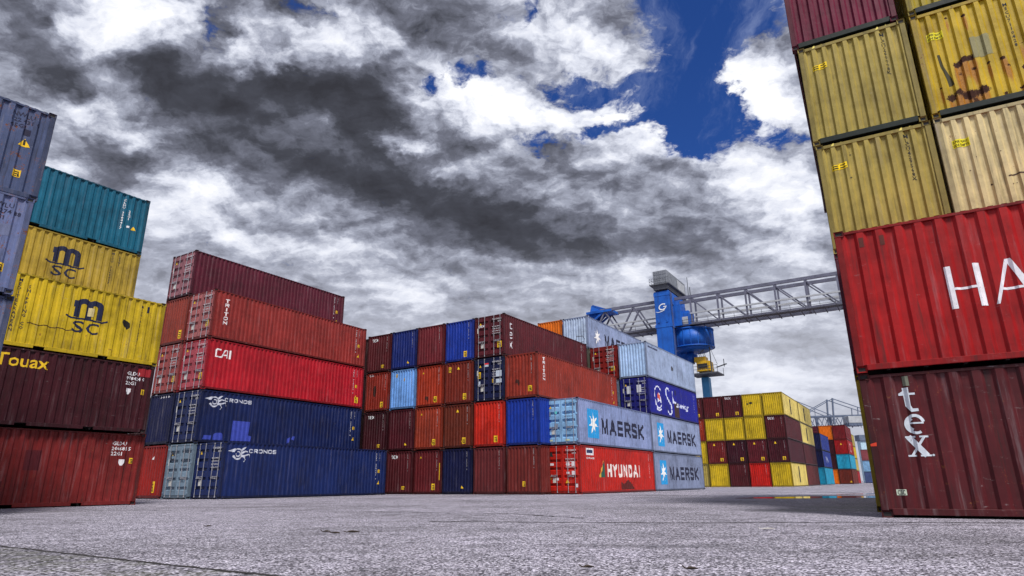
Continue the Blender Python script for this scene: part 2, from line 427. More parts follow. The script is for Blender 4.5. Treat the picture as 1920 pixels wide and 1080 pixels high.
def lockbar_mesh(H, k):
    def f():
        b = MB(); y = W - BAR_U[k]
        b.tube((-.014, y, .08), (-.010, y, H - .06), .016, 8)
        for z in (.12, H - .10): b.box(-.028, .012, y - .032, y + .032, z - .03, z + .03, .006)
        for z in (.55, H * .5, H - .5): b.box(-.026, .021, y - .028, y + .028, z - .018, z + .018)
        return b.mesh('locking_bar', ZINC)
    return cached(('bar', H, k), f)
def handle_mesh(H, i):
    def f():
        b = MB(); y0, y1 = W - BAR_U[2 * i], W - BAR_U[2 * i + 1]
        for y, z in ((y0, 1.05), (y1, 1.12)):
            e = (y1 - y0) * .75 if y == y0 else (y0 - y1) * .75
            b.bar((-.045, y, z), (-.05, y + e, z - .03), .018, .03); b.box(-.04, .021, y + e - .025, y + e + .025, z - .06, z + .02)
        return b.mesh('handle', ZINC)
    return cached(('handle', H, i), f)
def casting_mesh():
    def f():
        b = MB(); bm = b.bm
        b.box(0, .178, 0, .162, 0, .118)
        bmesh.ops.recalc_face_normals(bm, faces=bm.faces)
        for fc in [f_ for f_ in bm.faces if abs(f_.normal.z) < .5]:
            r = bmesh.ops.inset_individual(bm, faces=[fc], thickness=.034)
            for v in fc.verts: v.co -= fc.normal * .03
            fc.material_index = 1
        return b.mesh('corner_casting', PAINT, DARKM)
    return cached('cast', f)
def post_mesh(H, sx, sy, L):
    def f():
        b = MB(); x0 = .004 if sx == 0 else L - .124; y0 = .004 if sy == 0 else W - .124
        b.box(x0, x0 + .12, y0, y0 + .12, .118, H - .118, .01); return b.mesh('corner_post', PAINT)
    return cached(('post', H, sx, sy, L), f)
def rail_mesh(L, H, which, sy, pockets):
    def f():
        b = MB(); y0, y1 = (.024, .085) if sy == 0 else (W - .085, W - .024)
        if which == 'top': b.box(.178, L - .178, y0, y1, H - .085, H - .03, .006)
        elif not pockets: b.box(.178, L - .178, y0, y1, .045, .155, .006)
        else:
            c = L / 2; cuts = [.178, c - 1.20, c - .86, c + .86, c + 1.20, L - .178]
            for k in (0, 2, 4): b.box(cuts[k], cuts[k + 1], y0, y1, .03, .155, .006)
            for k in (1, 3): b.box(cuts[k] + .001, cuts[k + 1] - .001, y0 + .001, y1, .118, .149)
        return b.mesh(which + '_rail', PAINT)
    return cached(('rail', L, H, which, sy, pockets), f)
def header_mesh(L, H, sx, which):
    def f():
        b = MB(); x0, x1 = (.024, .09) if sx == 0 else (L - .09, L - .024)
        if which == 'header': b.box(x0, x1, .162, W - .162, H - .115, H - .03, .006)
        else: b.box(x0, x1, .162, W - .162, .045, .185, .006)
        return b.mesh(which, PAINT)
    return cached(('hdr', L, H, sx, which), f)
def roof_mesh(L, H):
    def f():
        b = MB(); n = int(L / .21); p = (L - .16) / n; pr = []
        for i in range(n): pr += [(.08 + i * p, H - .02), (.08 + (i + .35) * p, H - .02), (.08 + (i + .5) * p, H - .04), (.08 + (i + .85) * p, H - .04)]
        pr.append((L - .08, H - .02))
        for (x, z), (y, w) in zip(pr, pr[1:]): b.poly([(x, .03, z), (y, .03, w), (y, W - .03, w), (x, W - .03, z)])
        return b.mesh('roof', PAINT, recalc=False)
    return cached(('roof', L, H), f)
def floor_mesh(L):
    def f():
        b = MB(); b.box(.095, L - .095, .085, W - .085, .11, .16)
        x = .5
        while x < L - .4: b.box(x, x + .06, .08, W - .08, .03, .109); x += .6
        return b.mesh('floor', DARKM)
    return cached(('floor', L), f)
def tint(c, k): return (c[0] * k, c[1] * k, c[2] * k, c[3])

# one mesh for the whole welded frame of a far-off container
def far_frame(L, H):
    def f():
        b = MB()
        for sx in (0, L - .13):
            for sy in (.003, W - .123): b.box(sx + .003, sx + .123, sy, sy + .12, 0, H)
        for y in (.005, W - .07):
            b.box(.124, L - .124, y, y + .065, H - .075, H - .03); b.box(.124, L - .124, y, y + .065, .05, .15)
        for x in (.006, L - .08):
            b.box(x, x + .07, .124, W - .124, H - .115, H - .01); b.box(x, x + .07, .124, W - .124, .012, .18)
        return b.mesh('frame', PAINT)
    return cached(('ff', L, H), f)

class Box:
    pass
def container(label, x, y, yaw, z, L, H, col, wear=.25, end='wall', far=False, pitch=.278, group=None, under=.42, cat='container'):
    hh = H - .014                                  # stacked boxes ride on their corner castings, a finger apart
    c = tuple(.80 * v ** 1.16 for v in col) + (min(1., wear * 1.25 + .12),)
    t = thing('shipping_container', label, cat, (x, y, z), yaw, group)
    o = Box(); o.t, o.L, o.H, o.c, o.pitch, o.end = t, L, hh, c, pitch, end
    o.side = part('side_panel', side_mesh(L, hh, pitch, False), t, c)
    part('side_panel', side_mesh(L, hh, pitch, True), t, c)
    part('roof', roof_mesh(L, hh), t, c)
    part('floor', floor_mesh(L), t)
    if far: part('frame', far_frame(L, hh), t, tint(c, .5))
    else:
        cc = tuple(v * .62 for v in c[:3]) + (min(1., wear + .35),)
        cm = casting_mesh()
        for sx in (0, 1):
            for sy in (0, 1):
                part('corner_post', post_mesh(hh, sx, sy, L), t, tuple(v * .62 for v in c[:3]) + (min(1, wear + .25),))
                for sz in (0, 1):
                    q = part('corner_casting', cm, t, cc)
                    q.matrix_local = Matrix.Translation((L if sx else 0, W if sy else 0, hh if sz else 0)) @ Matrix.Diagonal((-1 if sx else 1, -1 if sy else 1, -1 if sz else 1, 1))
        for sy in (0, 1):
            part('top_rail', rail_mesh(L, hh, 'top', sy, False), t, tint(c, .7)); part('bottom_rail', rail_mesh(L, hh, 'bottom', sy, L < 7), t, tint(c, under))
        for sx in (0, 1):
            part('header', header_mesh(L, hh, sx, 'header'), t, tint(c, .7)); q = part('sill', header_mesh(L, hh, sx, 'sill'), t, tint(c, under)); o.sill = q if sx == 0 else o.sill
    if end == 'door':
        o.doors = []
        for i in (0, 1):
            d = part('door', door_mesh(hh, i), t, c); o.doors.append(d)
            if not far:
                for k in (2 * i, 2 * i + 1): part('locking_bar', lockbar_mesh(hh, k), d)
                part('handle', handle_mesh(hh, i), d)
        o.endp = o.doors[1]
    else:
        o.endp = part('end_wall', wall_mesh(hh, 0, 1), t, c)
    part('end_wall', wall_mesh(hh, L, -1), t, c)
    return o

# ------------------------------------------------------------------ painted marks that follow the corrugation
def glyphs(text, bold=0., shear=0., res=2):
    def f():
        cu = bpy.data.curves.new('t', 'FONT'); cu.body = text; cu.size = 1; cu.offset = min(bold, .014); cu.resolution_u = res; cu.shear = shear
        ob = bpy.data.objects.new('t', cu); COL.objects.link(ob)
        bpy.context.view_layer.update()
        me = ob.evaluated_get(bpy.context.evaluated_depsgraph_get()).to_mesh()
        v = [(p.co.x, p.co.y) for p in me.vertices]; fs = [tuple(p.vertices) for p in me.polygons]
        x0, x1 = min(p[0] for p in v), max(p[0] for p in v); y0, y1 = min(p[1] for p in v), max(p[1] for p in v)
        v = [((a - x0) / (x1 - x0), (b - y0) / (y1 - y0)) for a, b in v]
        bpy.data.objects.remove(ob); return v, fs, (x1 - x0) / (y1 - y0)
    return cached(('glyph', text, bold, shear, res), f)
_O = [(.25, 0), (0, .2), (0, .8), (.25, 1), (.75, 1), (1, .8), (1, .2), (.75, 0), (.25, 0)]
BLOCK = {'M': [[(0, 0), (0, 1), (.5, .08), (1, 1), (1, 0)]], 'A': [[(0, 0), (.5, 1), (1, 0)], [(.2, .3), (.8, .3)]], 'E': [[(1, 0), (0, 0), (0, 1), (1, 1)], [(0, .5), (.85, .5)]],
         'R': [[(0, 0), (0, 1), (.8, 1), (1, .85), (1, .62), (.8, .48), (0, .48)], [(.55, .48), (1, 0)]], 'K': [[(0, 0), (0, 1)], [(1, 1), (.1, .48), (1, 0)]], 'H': [[(0, 0), (0, 1)], [(1, 0), (1, 1)], [(0, .5), (1, .5)]],
         'S': [[(1, .85), (.8, 1), (.2, 1), (0, .85), (0, .65), (.2, .53), (.8, .47), (1, .35), (1, .15), (.8, 0), (.2, 0), (0, .15)]], 'Y': [[(0, 1), (.5, .5), (1, 1)], [(.5, .5), (.5, 0)]], 'U': [[(0, 1), (0, .15), (.25, 0), (.75, 0), (1, .15), (1, 1)]],
         'N': [[(0, 0), (0, 1), (1, 0), (1, 1)]], 'D': [[(0, 0), (0, 1), (.65, 1), (1, .75), (1, .25), (.65, 0), (0, 0)]], 'I': [[(.5, 0), (.5, 1)]], 'T': [[(0, 1), (1, 1)], [(.5, 1), (.5, 0)]], 'O': [_O], 'C': [[(.95, .08), (.72, 0), (.25, 0), (0, .2), (0, .8), (.25, 1), (.72, 1), (.95, .92)]],
         'B': [[(0, 0), (0, 1), (.8, 1), (.95, .8), (.8, .53), (0, .53)], [(.8, .53), (1, .3), (.8, 0), (0, 0)]], 'G': [[(1, .82), (.75, 1), (.25, 1), (0, .8), (0, .2), (.25, 0), (.75, 0), (1, .2), (1, .45), (.55, .45)]]}
class Art:
    """flat artwork in metres on a panel: (u to the right, v up)"""
    def __init__(s): s.v, s.f, s.k, s.kk = [], [], [], 0
    def add(s, pts, faces):
        n = len(s.v); s.v += list(pts); s.kk += 1; s.k += [s.kk % 7] * len(pts); s.f += [tuple(i + n for i in q) for q in faces]; return s
    def text(s, t, u, v, w=None, h=.3, bold=.0, shear=0., res=2):
        """lower-left corner u, v; height h; width w or natural"""
        gv, gf, asp = glyphs(t, bold, shear, res); w = w or h * asp
        return s.add([(u + a * w, v + b * h) for a, b in gv], gf)
    def stack(s, t, u, v, w, h, step, bold=0., res=2):
        """letters one below the other, first at the top; u = centre, v = top"""
        k = 0
        for ch in t:
            if ch != ' ':
                gv, gf, asp = glyphs(ch, bold, 0, res); ww = min(w, h * asp)
                s.text(ch, u - ww / 2, v - k * step - h, ww, h, bold, 0, res)
            k += 1
        return s
    def poly(s, pts):
        return s.add(pts, [tuple(range(len(pts)))])
    def rect(s, u0, v0, u1, v1): return s.poly([(u0, v0), (u1, v0), (u1, v1), (u0, v1)])
    def stroke(s, pts, w, w2=None):
        w2 = w if w2 is None else w2; L = []
        for i, p in enumerate(pts):
            a = Vector(pts[max(0, i - 1)]); b = Vector(pts[min(len(pts) - 1, i + 1)]); d = (b - a).normalized()
            k = (w + (w2 - w) * i / (len(pts) - 1)) / 2; n = Vector((-d.y, d.x)) * k
            L.append((Vector(p) + n, Vector(p) - n))
        n = len(L); return s.add([tuple(a) for a, b in L] + [tuple(b) for a, b in L], [(n + i, n + i + 1, i + 1, i) for i in range(n - 1)])
    def arc(s, cu, cv, r, a0, a1, w, w2=None, n=14, ry=None):
        ry = ry or r
        return s.stroke([(cu + r * math.cos(R(a0 + (a1 - a0) * i / n)), cv + ry * math.sin(R(a0 + (a1 - a0) * i / n))) for i in range(n + 1)], w, w2)
    def block(s, t, u, v, w, h, sw, gap=.24):
        """heavy block capitals: t fitted into a width w"""
        cw = w / (len(t) + gap * (len(t) - 1)); c = sw / 2
        for i, ch in enumerate(t):
            x = u + i * cw * (1 + gap)
            for pl in BLOCK[ch]:
                pts = [(x + c + a * (cw - sw), v + c + b * (h - sw)) for a, b in pl]
                for (a, b), (d, e) in zip(pts, pts[1:]):
                    l = math.hypot(d - a, e - b) or 1; ex, ey = (d - a) / l * c * .98, (e - b) / l * c * .98
                    s.stroke([(a - ex, b - ey), (d + ex, e + ey)], sw)
        return s
    def disc(s, cu, cv, r, n=16, ry=None):
        ry = ry or r
        return s.poly([(cu + r * math.cos(2 * math.pi * i / n), cv + ry * math.sin(2 * math.pi * i / n)) for i in range(n)])
    def star(s, cu, cv, rx, ry, n=7, k=.36):
        P = []
        for i in range(2 * n):
            t = math.pi / 2 + math.pi * i / n; q = 1 if i % 2 == 0 else k
            P.append((cu + rx * q * math.cos(t), cv + ry * q * math.sin(t)))
        return s.add([(cu, cv)] + P, [(0, 1 + i, 1 + (i + 1) % (2 * n)) for i in range(2 * n)])
    def mesh(s, name, face, pr, lift=.004, mat=None):
        bm = bmesh.new(); vs = [bm.verts.new((a, b, .00025 * k)) for (a, b), k in zip(s.v, s.k)]
        for q in s.f:
            try: bm.faces.new([vs[i] for i in q])
            except ValueError: pass
        bmesh.ops.recalc_face_normals(bm, faces=bm.faces)
        u0 = min(a for a, b in s.v); u1 = max(a for a, b in s.v)
        for u, d in pr:
            if u0 < u < u1:
                bmesh.ops.bisect_plane(bm, geom=bm.verts[:] + bm.edges[:] + bm.faces[:], plane_co=(u, 0, 0), plane_no=(1, 0, 0), dist=1e-5)
        for v in bm.verts:
            u, w = v.co.x, v.co.y; d = depth_at(pr, u) - lift - v.co.z
            v.co = (u, d, w) if face == 'side' else (d, W - u, w)
        bm.normal_update()
        for f in bm.faces:
            k = f.normal.y if face == 'side' else f.normal.x
            if k > 0: f.normal_flip()
        me = bpy.data.meshes.new(name); bm.to_mesh(me); bm.free(); me.materials.append(mat or MARK); return me
def mark(o, name, art, face='side', color=(.75, .75, .75), lift=.004, key=None, mat=None):
    pr = side_profile(o.L, o.pitch) if face == 'side' else (END_PR if o.end == 'wall' else DOOR_PR)
    fn = lambda: art().mesh(name, face, pr, lift, mat)
    me = cached(('mark', key, face, o.end if face == 'end' else '', o.L, o.H, o.pitch, lift), fn) if key else fn()
    p = o.side if face == 'side' else o.endp
    return part(name, me, p, tuple(color)[:3] + (1,))

WHITE = (.72, .72, .76); CREAM = (.8, .77, .7); NAVY = (.012, .016, .05); YEL = (.78, .50, .02)
IDS = ('TCKU 258441 9', 'GESU 635027 4', 'TRLU 718205 3')
def end_serial(o, k=0, u=.80, color=WHITE, top=.93, bot=.52):
    n = len(IDS[k]); st = (top - bot) * o.H / n
    mark(o, 'serial_number', lambda: Art().stack(IDS[k], u * W, top * o.H, .10, st * .78, st, .025, 1), 'end', color, .004, ('es', k, u, top, bot))
def sticker(o, u, v, w=.26, h=.36, face='end'):
    """yellow plate with a dark pictogram"""
    me_key = ('stick', round(w, 2), round(h, 2), round(u, 2), round(v, 2))
    p = mark(o, 'warning_sticker', lambda: Art().rect(u - w / 2, v - h / 2, u + w / 2, v + h / 2), face, YEL, .006, me_key)
    def pic():
        a = Art()
        for k in range(3): a.rect(u - w * .32, v - h * .38 + k * h * .27, u + w * (.05 + .12 * k), v - h * .38 + k * h * .27 + h * .13)
        a.poly([(u + w * .1, v - h * .4), (u + w * .4, v - h * .4), (u + w * .25, v + h * .35)]); return a
    q = mark(o, 'pictogram', pic, face, (.02, .018, .015), .009, me_key + ('p',)); return p
def tri_sticker(o, u, v, r=.13, face='end'):
    mark(o, 'warning_sticker', lambda: Art().poly([(u - r, v - r * .8), (u + r, v - r * .8), (u, v + r)]), face, YEL, .006, ('tri', round(u, 2), round(v, 2), r))
def side_serials(o, k=0, u=None, yellow=True, color=WHITE):
    u = u or o.L - .95
    def a():
        s = Art().stack(IDS[k], u, o.H * .91, .13, .105, .13, .03, 1)
        s.stack('22G1', u + .32, o.H * .91, .13, .105, .13, .03, 1); return s
    mark(o, 'serial_number', a, 'side', color, .004, ('ss', k, round(u, 2)))
    if yellow: tri_sticker(o, u + .3, o.H * .27, .12, 'side'); sticker(o, u + .3, o.H * .52, .2, .2, 'side')
def block_serial(o, lines, u, v, h=.15, color=WHITE, lead=1.35):
    def a():
        s = Art()
        for i, ln in enumerate(lines): s.text(ln, u, v - i * h * lead, None, h, .03, 0, 1)
        return s
    mark(o, 'serial_number', a, 'side', color)
def door_marks(o, k=0, color=WHITE, plates=True):
    """rows of small print on the right leaf and stickers on both"""
    H = o.H
    def a():
        s = Art().text(IDS[k], W * .60, H * .87, .72, .11, .02, 0, 1).text('22G1', W * .78, H * .815, .26, .09, .02, 0, 1)
        for i, ln in enumerate(('MAX GR. 30480 KG', 'TARE 3700 KG', 'NET 26780 KG', 'CU. CAP. 67.7 CU.M')):
            s.text(ln, W * .60, H * (.70 - .055 * i), .62, .075, .015, 0, 1)
        return s
    mark(o, 'door_marking', a, 'end', color, .010, ('dm', k))
    if plates:
        mark(o, 'data_plate', lambda: Art().rect(W * .22, H * .23, W * .31, H * .33).rect(W * .09, H * .60, W * .125, H * .72), 'end', (.55, .55, .52), .012, 'dp')
        tri_sticker(o, W * .20, H * .81, .09)

# ------------------------------------------------------------------ ground
def ground_material(name, moss):
    m, g = new_mat(name)
    pos = g.n('ShaderNodeNewGeometry').outputs['Position']
    sep = g.n('ShaderNodeSeparateXYZ', [pos]); flat = g.n('ShaderNodeCombineXYZ', [sep.outputs[0], sep.outputs[1], 0.]).outputs[0]
    grain = g.n('ShaderNodeTexVoronoi', {'Vector': flat, 'Scale': 60. if not moss else 44., 'Randomness': 1.})
    stone = g.n('ShaderNodeSeparateColor', [grain.outputs['Color']]).outputs[0]
    grit = g.noise(flat, 38., 5, .82)
    mid = g.noise(flat, 2.4, 8, .65); big = g.noise(flat, .22, 6, .6); coarse = g.noise(flat, 14., 6, .7)
    c = g.ramp(g.m('ADD', g.m('MULTIPLY', stone, .58), g.m('MULTIPLY', grit, .42)),
               [(.22, (.010, .009, .013)), (.40, (.080, .075, .098)), (.58, (.265, .25, .315)), (.78, (.78, .75, .88))])
    gap = g.smooth(grain.outputs['Distance'], .62, .95)
    c = g.mix(g.m('MULTIPLY', gap, .55), c, (.05, .045, .055))
    c = g.mix(1., c, g.ramp(mid, [(.30, (.58, .58, .58)), (.5, (1., 1., 1.)), (.7, (1.22, 1.21, 1.22))]), 'MULTIPLY')
    c = g.mix(1., c, g.ramp(big, [(.34, (.62, .62, .62)), (.50, (1., 1., 1.)), (.7, (1.18, 1.17, 1.2))]), 'MULTIPLY')
    c = g.mix(1., c, g.ramp(coarse, [(.3, (.88, .88, .88)), (.6, (1.03, 1.03, 1.03))]), 'MULTIPLY')
    if not moss:
        wp = g.v('ADD', flat, g.v('MULTIPLY', g.v('SUBTRACT', g.noise(flat, .9, 5, .6, col=True), (.5, .5, .5)), (1.6, 1.6, 0)))
        acc = 0.
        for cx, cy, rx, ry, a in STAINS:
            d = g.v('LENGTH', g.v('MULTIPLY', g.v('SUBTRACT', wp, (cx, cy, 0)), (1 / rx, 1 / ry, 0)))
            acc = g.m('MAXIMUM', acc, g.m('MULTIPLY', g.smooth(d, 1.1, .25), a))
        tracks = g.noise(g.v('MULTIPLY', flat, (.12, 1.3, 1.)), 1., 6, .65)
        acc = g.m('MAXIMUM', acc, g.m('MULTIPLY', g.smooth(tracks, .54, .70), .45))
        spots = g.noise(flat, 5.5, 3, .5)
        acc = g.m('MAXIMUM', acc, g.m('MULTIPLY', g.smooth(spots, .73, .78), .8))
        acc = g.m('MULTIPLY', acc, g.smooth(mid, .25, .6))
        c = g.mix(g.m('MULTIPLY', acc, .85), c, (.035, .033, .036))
        rough = g.m('SUBTRACT', .82, g.m('MULTIPLY', acc, .35))
    else:
        mo = g.smooth(g.m('ADD', g.m('MULTIPLY', mid, .6), g.m('MULTIPLY', coarse, .4)), .44, .58)
        c = g.mix(g.m('MULTIPLY', mo, .55), c, (.060, .066, .030)); rough = .85
    h = g.m('ADD', g.m('ADD', g.m('MULTIPLY', stone, .9), g.m('MULTIPLY', coarse, .9)), g.m('MULTIPLY', gap, -.5))
    bp = g.n('ShaderNodeBump', {'Strength': .55, 'Distance': .012, 'Height': h})
    finish(g, c, rough, 0., bp.outputs[0], .4); return m
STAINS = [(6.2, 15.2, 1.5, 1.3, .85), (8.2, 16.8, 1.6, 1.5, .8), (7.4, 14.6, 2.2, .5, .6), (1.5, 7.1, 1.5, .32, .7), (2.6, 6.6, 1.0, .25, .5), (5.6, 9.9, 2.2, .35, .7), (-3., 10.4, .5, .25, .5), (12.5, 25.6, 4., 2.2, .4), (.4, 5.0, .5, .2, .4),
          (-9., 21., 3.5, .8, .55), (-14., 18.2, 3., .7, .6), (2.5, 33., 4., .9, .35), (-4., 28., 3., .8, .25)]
def sheet(name, pts, z, mat, kind='structure'):
    b = MB(); b.poly([(x, y, z) for x, y in pts]); me = b.mesh(name, mat)
    if me.polygons[0].normal.z < 0: me.flip_normals()
    o = part(name, me); o['kind'] = kind; return o
GM = ground_material('aggregate_concrete', False)
sheet('ground', [(-3000, -3000), (3000, -3000), (3000, 3000), (-3000, 3000)], 0, GM)
# rougher mossy paving beyond the joint in the near left corner
sheet('gravel_verge', [(-5.76, 7.64), (-4.22, 6.64), (-3.37, 6.06), (-1.93, 5.13), (.6, 3.5), (-1, -6), (-30, -6), (-30, 23)], .004, ground_material('mossy_gravel', True))
def ragged_strip(name, pts, w, z, mat, step=.12, jit=.5):
    P = []
    for (x, y), (u, v) in zip(pts, pts[1:]):
        n = max(1, int(math.hypot(u - x, v - y) / step)); P += [(x + (u - x) * i / n, y + (v - y) * i / n) for i in range(n)]
    P.append(pts[-1]); b = MB(); prev = None
    for i, p in enumerate(P):
        q = P[min(i + 1, len(P) - 1)]; r = P[max(i - 1, 0)]; d = Vector((q[0] - r[0], q[1] - r[1])).normalized(); n = Vector((-d.y, d.x))
        a = w / 2 * (1 + jit * random.uniform(-1, 1)); c = w / 2 * (1 + jit * random.uniform(-1, 1)); o = random.uniform(-1, 1) * w * .25
        cur = (b.bm.verts.new((p[0] + n.x * (a + o), p[1] + n.y * (a + o), z)), b.bm.verts.new((p[0] - n.x * (c - o), p[1] - n.y * (c - o), z)))
        if prev: b.bm.faces.new((prev[1], cur[1], cur[0], prev[0]))
        prev = cur
    o = part(name, b.mesh(name, mat)); o['kind'] = 'structure'; return o
TAR = plain('tar_joint', (.020, .018, .018), .75)
ragged_strip('paving_joint', [(-9, 9.8), (-5.76, 7.64), (-4.22, 6.64), (-3.37, 6.06), (-1.93, 5.13), (.6, 3.5)], .045, .008, TAR)
ragged_strip('paving_joint', [(-1.5, 12.05), (.51, 11.46), (2.89, 10.95), (5.51, 10.75), (7.74, 10.2), (12, 9.2)], .09, .004, TAR, .1, .7)
ragged_strip('paving_joint', [(-22, 21.6), (-15.2, 19.3), (-7, 18.4), (-.04, 14.66), (1.33, 12.6)], .07, .008, TAR, .15, .8)
# puddle left by the rain
pm, g = new_mat('rain_water')
pp = g.n('ShaderNodeNewGeometry').outputs['Position']
bp = g.n('ShaderNodeBump', {'Strength': .05, 'Distance': .01, 'Height': g.noise(pp, 6., 3, .5)})
finish(g, (.012, .013, .015), .02, 0., bp.outputs[0], .8)
def blob(name, cx, cy, rx, ry, ang, z, mat, seed, n=72):
    rr = random.Random(seed); ph = [rr.uniform(0, 6.28) for _ in range(6)]
    pts = []
    for i in range(n):
        t = 2 * math.pi * i / n; k = 1 + sum(.16 / (j + 1) * math.sin((j + 2) * t + ph[j]) for j in range(6))
        x, y = rx * k * math.cos(t), ry * k * math.sin(t); a = R(ang)
        pts.append((cx + x * math.cos(a) - y * math.sin(a), cy + x * math.sin(a) + y * math.cos(a)))
    return sheet(name, pts, z, mat)
blob('puddle', 13.2, 27.2, 4.3, 1.5, 12, .004, pm, 5)
blob('puddle', 18.4, 33.4, 2.6, .7, 15, .004, pm, 9)

# dead leaves and scraps lying about
LEAF = plain('dead_leaf', (.035, .022, .012), .7, 0, .4, 30); PAPER = plain('paper_scrap', (.6, .58, .55), .8)
def leaf(label, x, y, r, rot, mat, cat='leaf', name='dead_leaf', curl=.5):
    b = MB(); n = 9; top = []
    for i in range(n + 1):
        t = i / n; w = math.sin(math.pi * min(1, t * 1.02 + .02)) ** .8 * .42 * r * (1 + .25 * random.uniform(-1, 1)); s = (t - .5) * 2 * r
        top.append([(s, w, .02 + curl * w), (s, 0, .012 + .25 * curl * r * abs(t - .5)), (s, -w * .9, .02 + curl * .7 * w)])
    for a, c in zip(top, top[1:]):
        b.poly([a[0], c[0], c[1], a[1]]); b.poly([a[1], c[1], c[2], a[2]])
    b.bar((-r, 0, .02), (-r * 1.5, .02, .035), .008)
    bmesh.ops.remove_doubles(b.bm, verts=b.bm.verts, dist=1e-5)
    o = part(name, b.mesh(name, mat)); o.location = (x, y, .003); o.rotation_euler = (0, 0, R(rot)); o['label'] = label; o['category'] = cat
    m = o.modifiers.new('thickness', 'SOLIDIFY'); m.thickness = .003
    return o
for lab, x, y, r, rot in (('small dark dead leaf, leftmost of three lying in a row on the paving', -2.61, 9.38, .055, 10), ('dark dead leaf in the middle of three lying in a row on the paving', -2.40, 9.06, .075, -20),
                     ('long curled dead leaf, rightmost of three lying in a row on the paving', -2.20, 9.22, .085, 15), ('large crumpled dark leaf near the bottom edge, centre of the paving', .57, 5.25, .05, 25),
                     ('flat dark leaf near the bottom edge, right of the crumpled one', 1.32, 5.10, .045, -10), ('tiny dark leaf alone on the paving before the left red stack', -4.93, 10.86, .06, 60)):
    leaf(lab, x, y, r, rot, LEAF)['group'] = 'dead leaves on the paving'
leaf('white paper scrap lying on the paving in front of the long joint', 3.46, 9.15, .09, 5, PAPER, 'scrap', 'paper_scrap', .2)

rr0 = random.Random(11); b = MB()
for _ in range(420):
    y = 4.2 + 22 * rr0.random() ** 2.2; x = rr0.uniform(-.8, .8) * (y + 1); r_ = rr0.uniform(.004, .013) * (1 + .03 * y)
    vs = [b.bm.verts.new((x + r_ * rr0.uniform(.7, 1.3) * math.cos(k * 1.2566), y + r_ * rr0.uniform(.7, 1.3) * math.sin(k * 1.2566), .002)) for k in range(5)]; tp = b.bm.verts.new((x + .2 * r_, y, .002 + r_ * rr0.uniform(.5, 1.)))
    for k in range(5): b.bm.faces.new((vs[k], vs[(k + 1) % 5], tp))
o = part('loose_grit', b.mesh('loose_grit', plain('grit_stone', (.10, .095, .11), .8, 0, .8, 9.))); o['kind'] = 'stuff'

# ------------------------------------------------------------------ colours
MAROON = (.115, .014, .022); DMAROON = (.070, .008, .018); WINE = (.15, .014, .028); RBROWN = (.235, .034, .016); BROWN = (.165, .032, .014)
RED = (.46, .008, .018); SCARLET = (.60, .030, .010); ORRED = (.38, .045, .014); PINKR = (.34, .055, .045)
BLUE_ = (.008, .032, .185); BRIGHTB = (.006, .055, .40); NAVYC = (.005, .011, .075); ULTRA = (.010, .014, .30)
YELLOW = (.66, .49, .022); OLIVEY = (.47, .385, .11); PALEY = (.60, .48, .13); CREAMY = (.74, .64, .36)
ICE = (.32, .55, .80); LAV = (.34, .43, .66); STEEL = (.27, .33, .50); TEAL = (.006, .16, .26); ORANGE = (.82, .22, .006); CYAN = (.02, .36, .55)
GREYB = (.125, .158, .29); PURP = (.17, .008, .05); DOORP = (.42, .10, .095)
def dirv(yaw): return Vector((math.cos(R(yaw)), math.sin(R(yaw)))), Vector((-math.sin(R(yaw)), math.cos(R(yaw))))

# ------------------------------------------------------------------ near left: the red stack with the yellow boxes on it
GA = 'twenty-foot containers of the left stack'
YA = 56.67
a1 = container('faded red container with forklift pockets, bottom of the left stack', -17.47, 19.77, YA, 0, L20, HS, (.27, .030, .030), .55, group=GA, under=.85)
block_serial(a1, ('GLDU', '206681 5', '22G1'), 4.93, 2.12, .135); mark(a1, 'data_plate', lambda: Art().poly([(5.24, 1.62), (5.24, 1.5), (5.3, 1.4), (5.36, 1.4), (5.42, 1.5), (5.42, 1.62)]), 'side', WHITE); sticker(a1, 5.66, 1.58, .13, .2, 'side')
mark(a1, 'paint_patch', lambda: Art().rect(2.25, 1.20, 2.72, 1.85), 'side', (.10, .012, .018), .002); mark(a1, 'paint_patch', lambda: Art().rect(1.2, .25, 1.75, .85), 'side', (.10, .012, .018), .002)
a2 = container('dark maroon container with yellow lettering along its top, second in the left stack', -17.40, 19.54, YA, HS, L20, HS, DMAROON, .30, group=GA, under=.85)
mark(a2, 'lettering', lambda: Art().text('Touax', .92, 1.93, 1.55, .42, .03), 'side', YEL)
block_serial(a2, ('GLDU', '978424 0', '22G1'), 5.06, 2.12, .135); mark(a2, 'data_plate', lambda: Art().poly([(5.13, 1.62), (5.13, 1.5), (5.19, 1.4), (5.25, 1.4), (5.30, 1.5), (5.30, 1.62)]), 'side', WHITE); sticker(a2, 5.74, 1.53, .13, .2, 'side')
mark(a2, 'paint_patch', lambda: Art().rect(5.45, 2.12, 5.93, 2.42), 'side', (.28, .014, .022), .002)
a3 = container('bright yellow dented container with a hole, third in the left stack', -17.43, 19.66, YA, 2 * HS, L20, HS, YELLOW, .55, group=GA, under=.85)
def msc(a, u, v, k=1.):
    """three arched legs on a curved line above the letters S C"""
    st = a.stroke
    for x in (.0, .42, .84): st([(u + (x + .09) * k, v), (u + (x + .09) * k, v + .50 * k)], .22 * k)
    for x in (.09, .51): a.arc(u + (x + .21) * k, v + .46 * k, .22 * k, 180, 0, .20 * k, .22 * k, 10)
    a.rect(u - .06 * k, v + .40 * k, u + .2 * k, v + .66 * k)
    st([(u - .28 * k, v + .02 * k), (u - .05 * k, v - .06 * k), (u + .5 * k, v - .03 * k), (u + 1.05 * k, v - .06 * k), (u + 1.25 * k, v + .02 * k)], .07 * k)
    a.text('S', u + .0 * k, v - .60 * k, .42 * k, .46 * k, .05).text('C', u + .52 * k, v - .60 * k, .44 * k, .46 * k, .05)
    return a
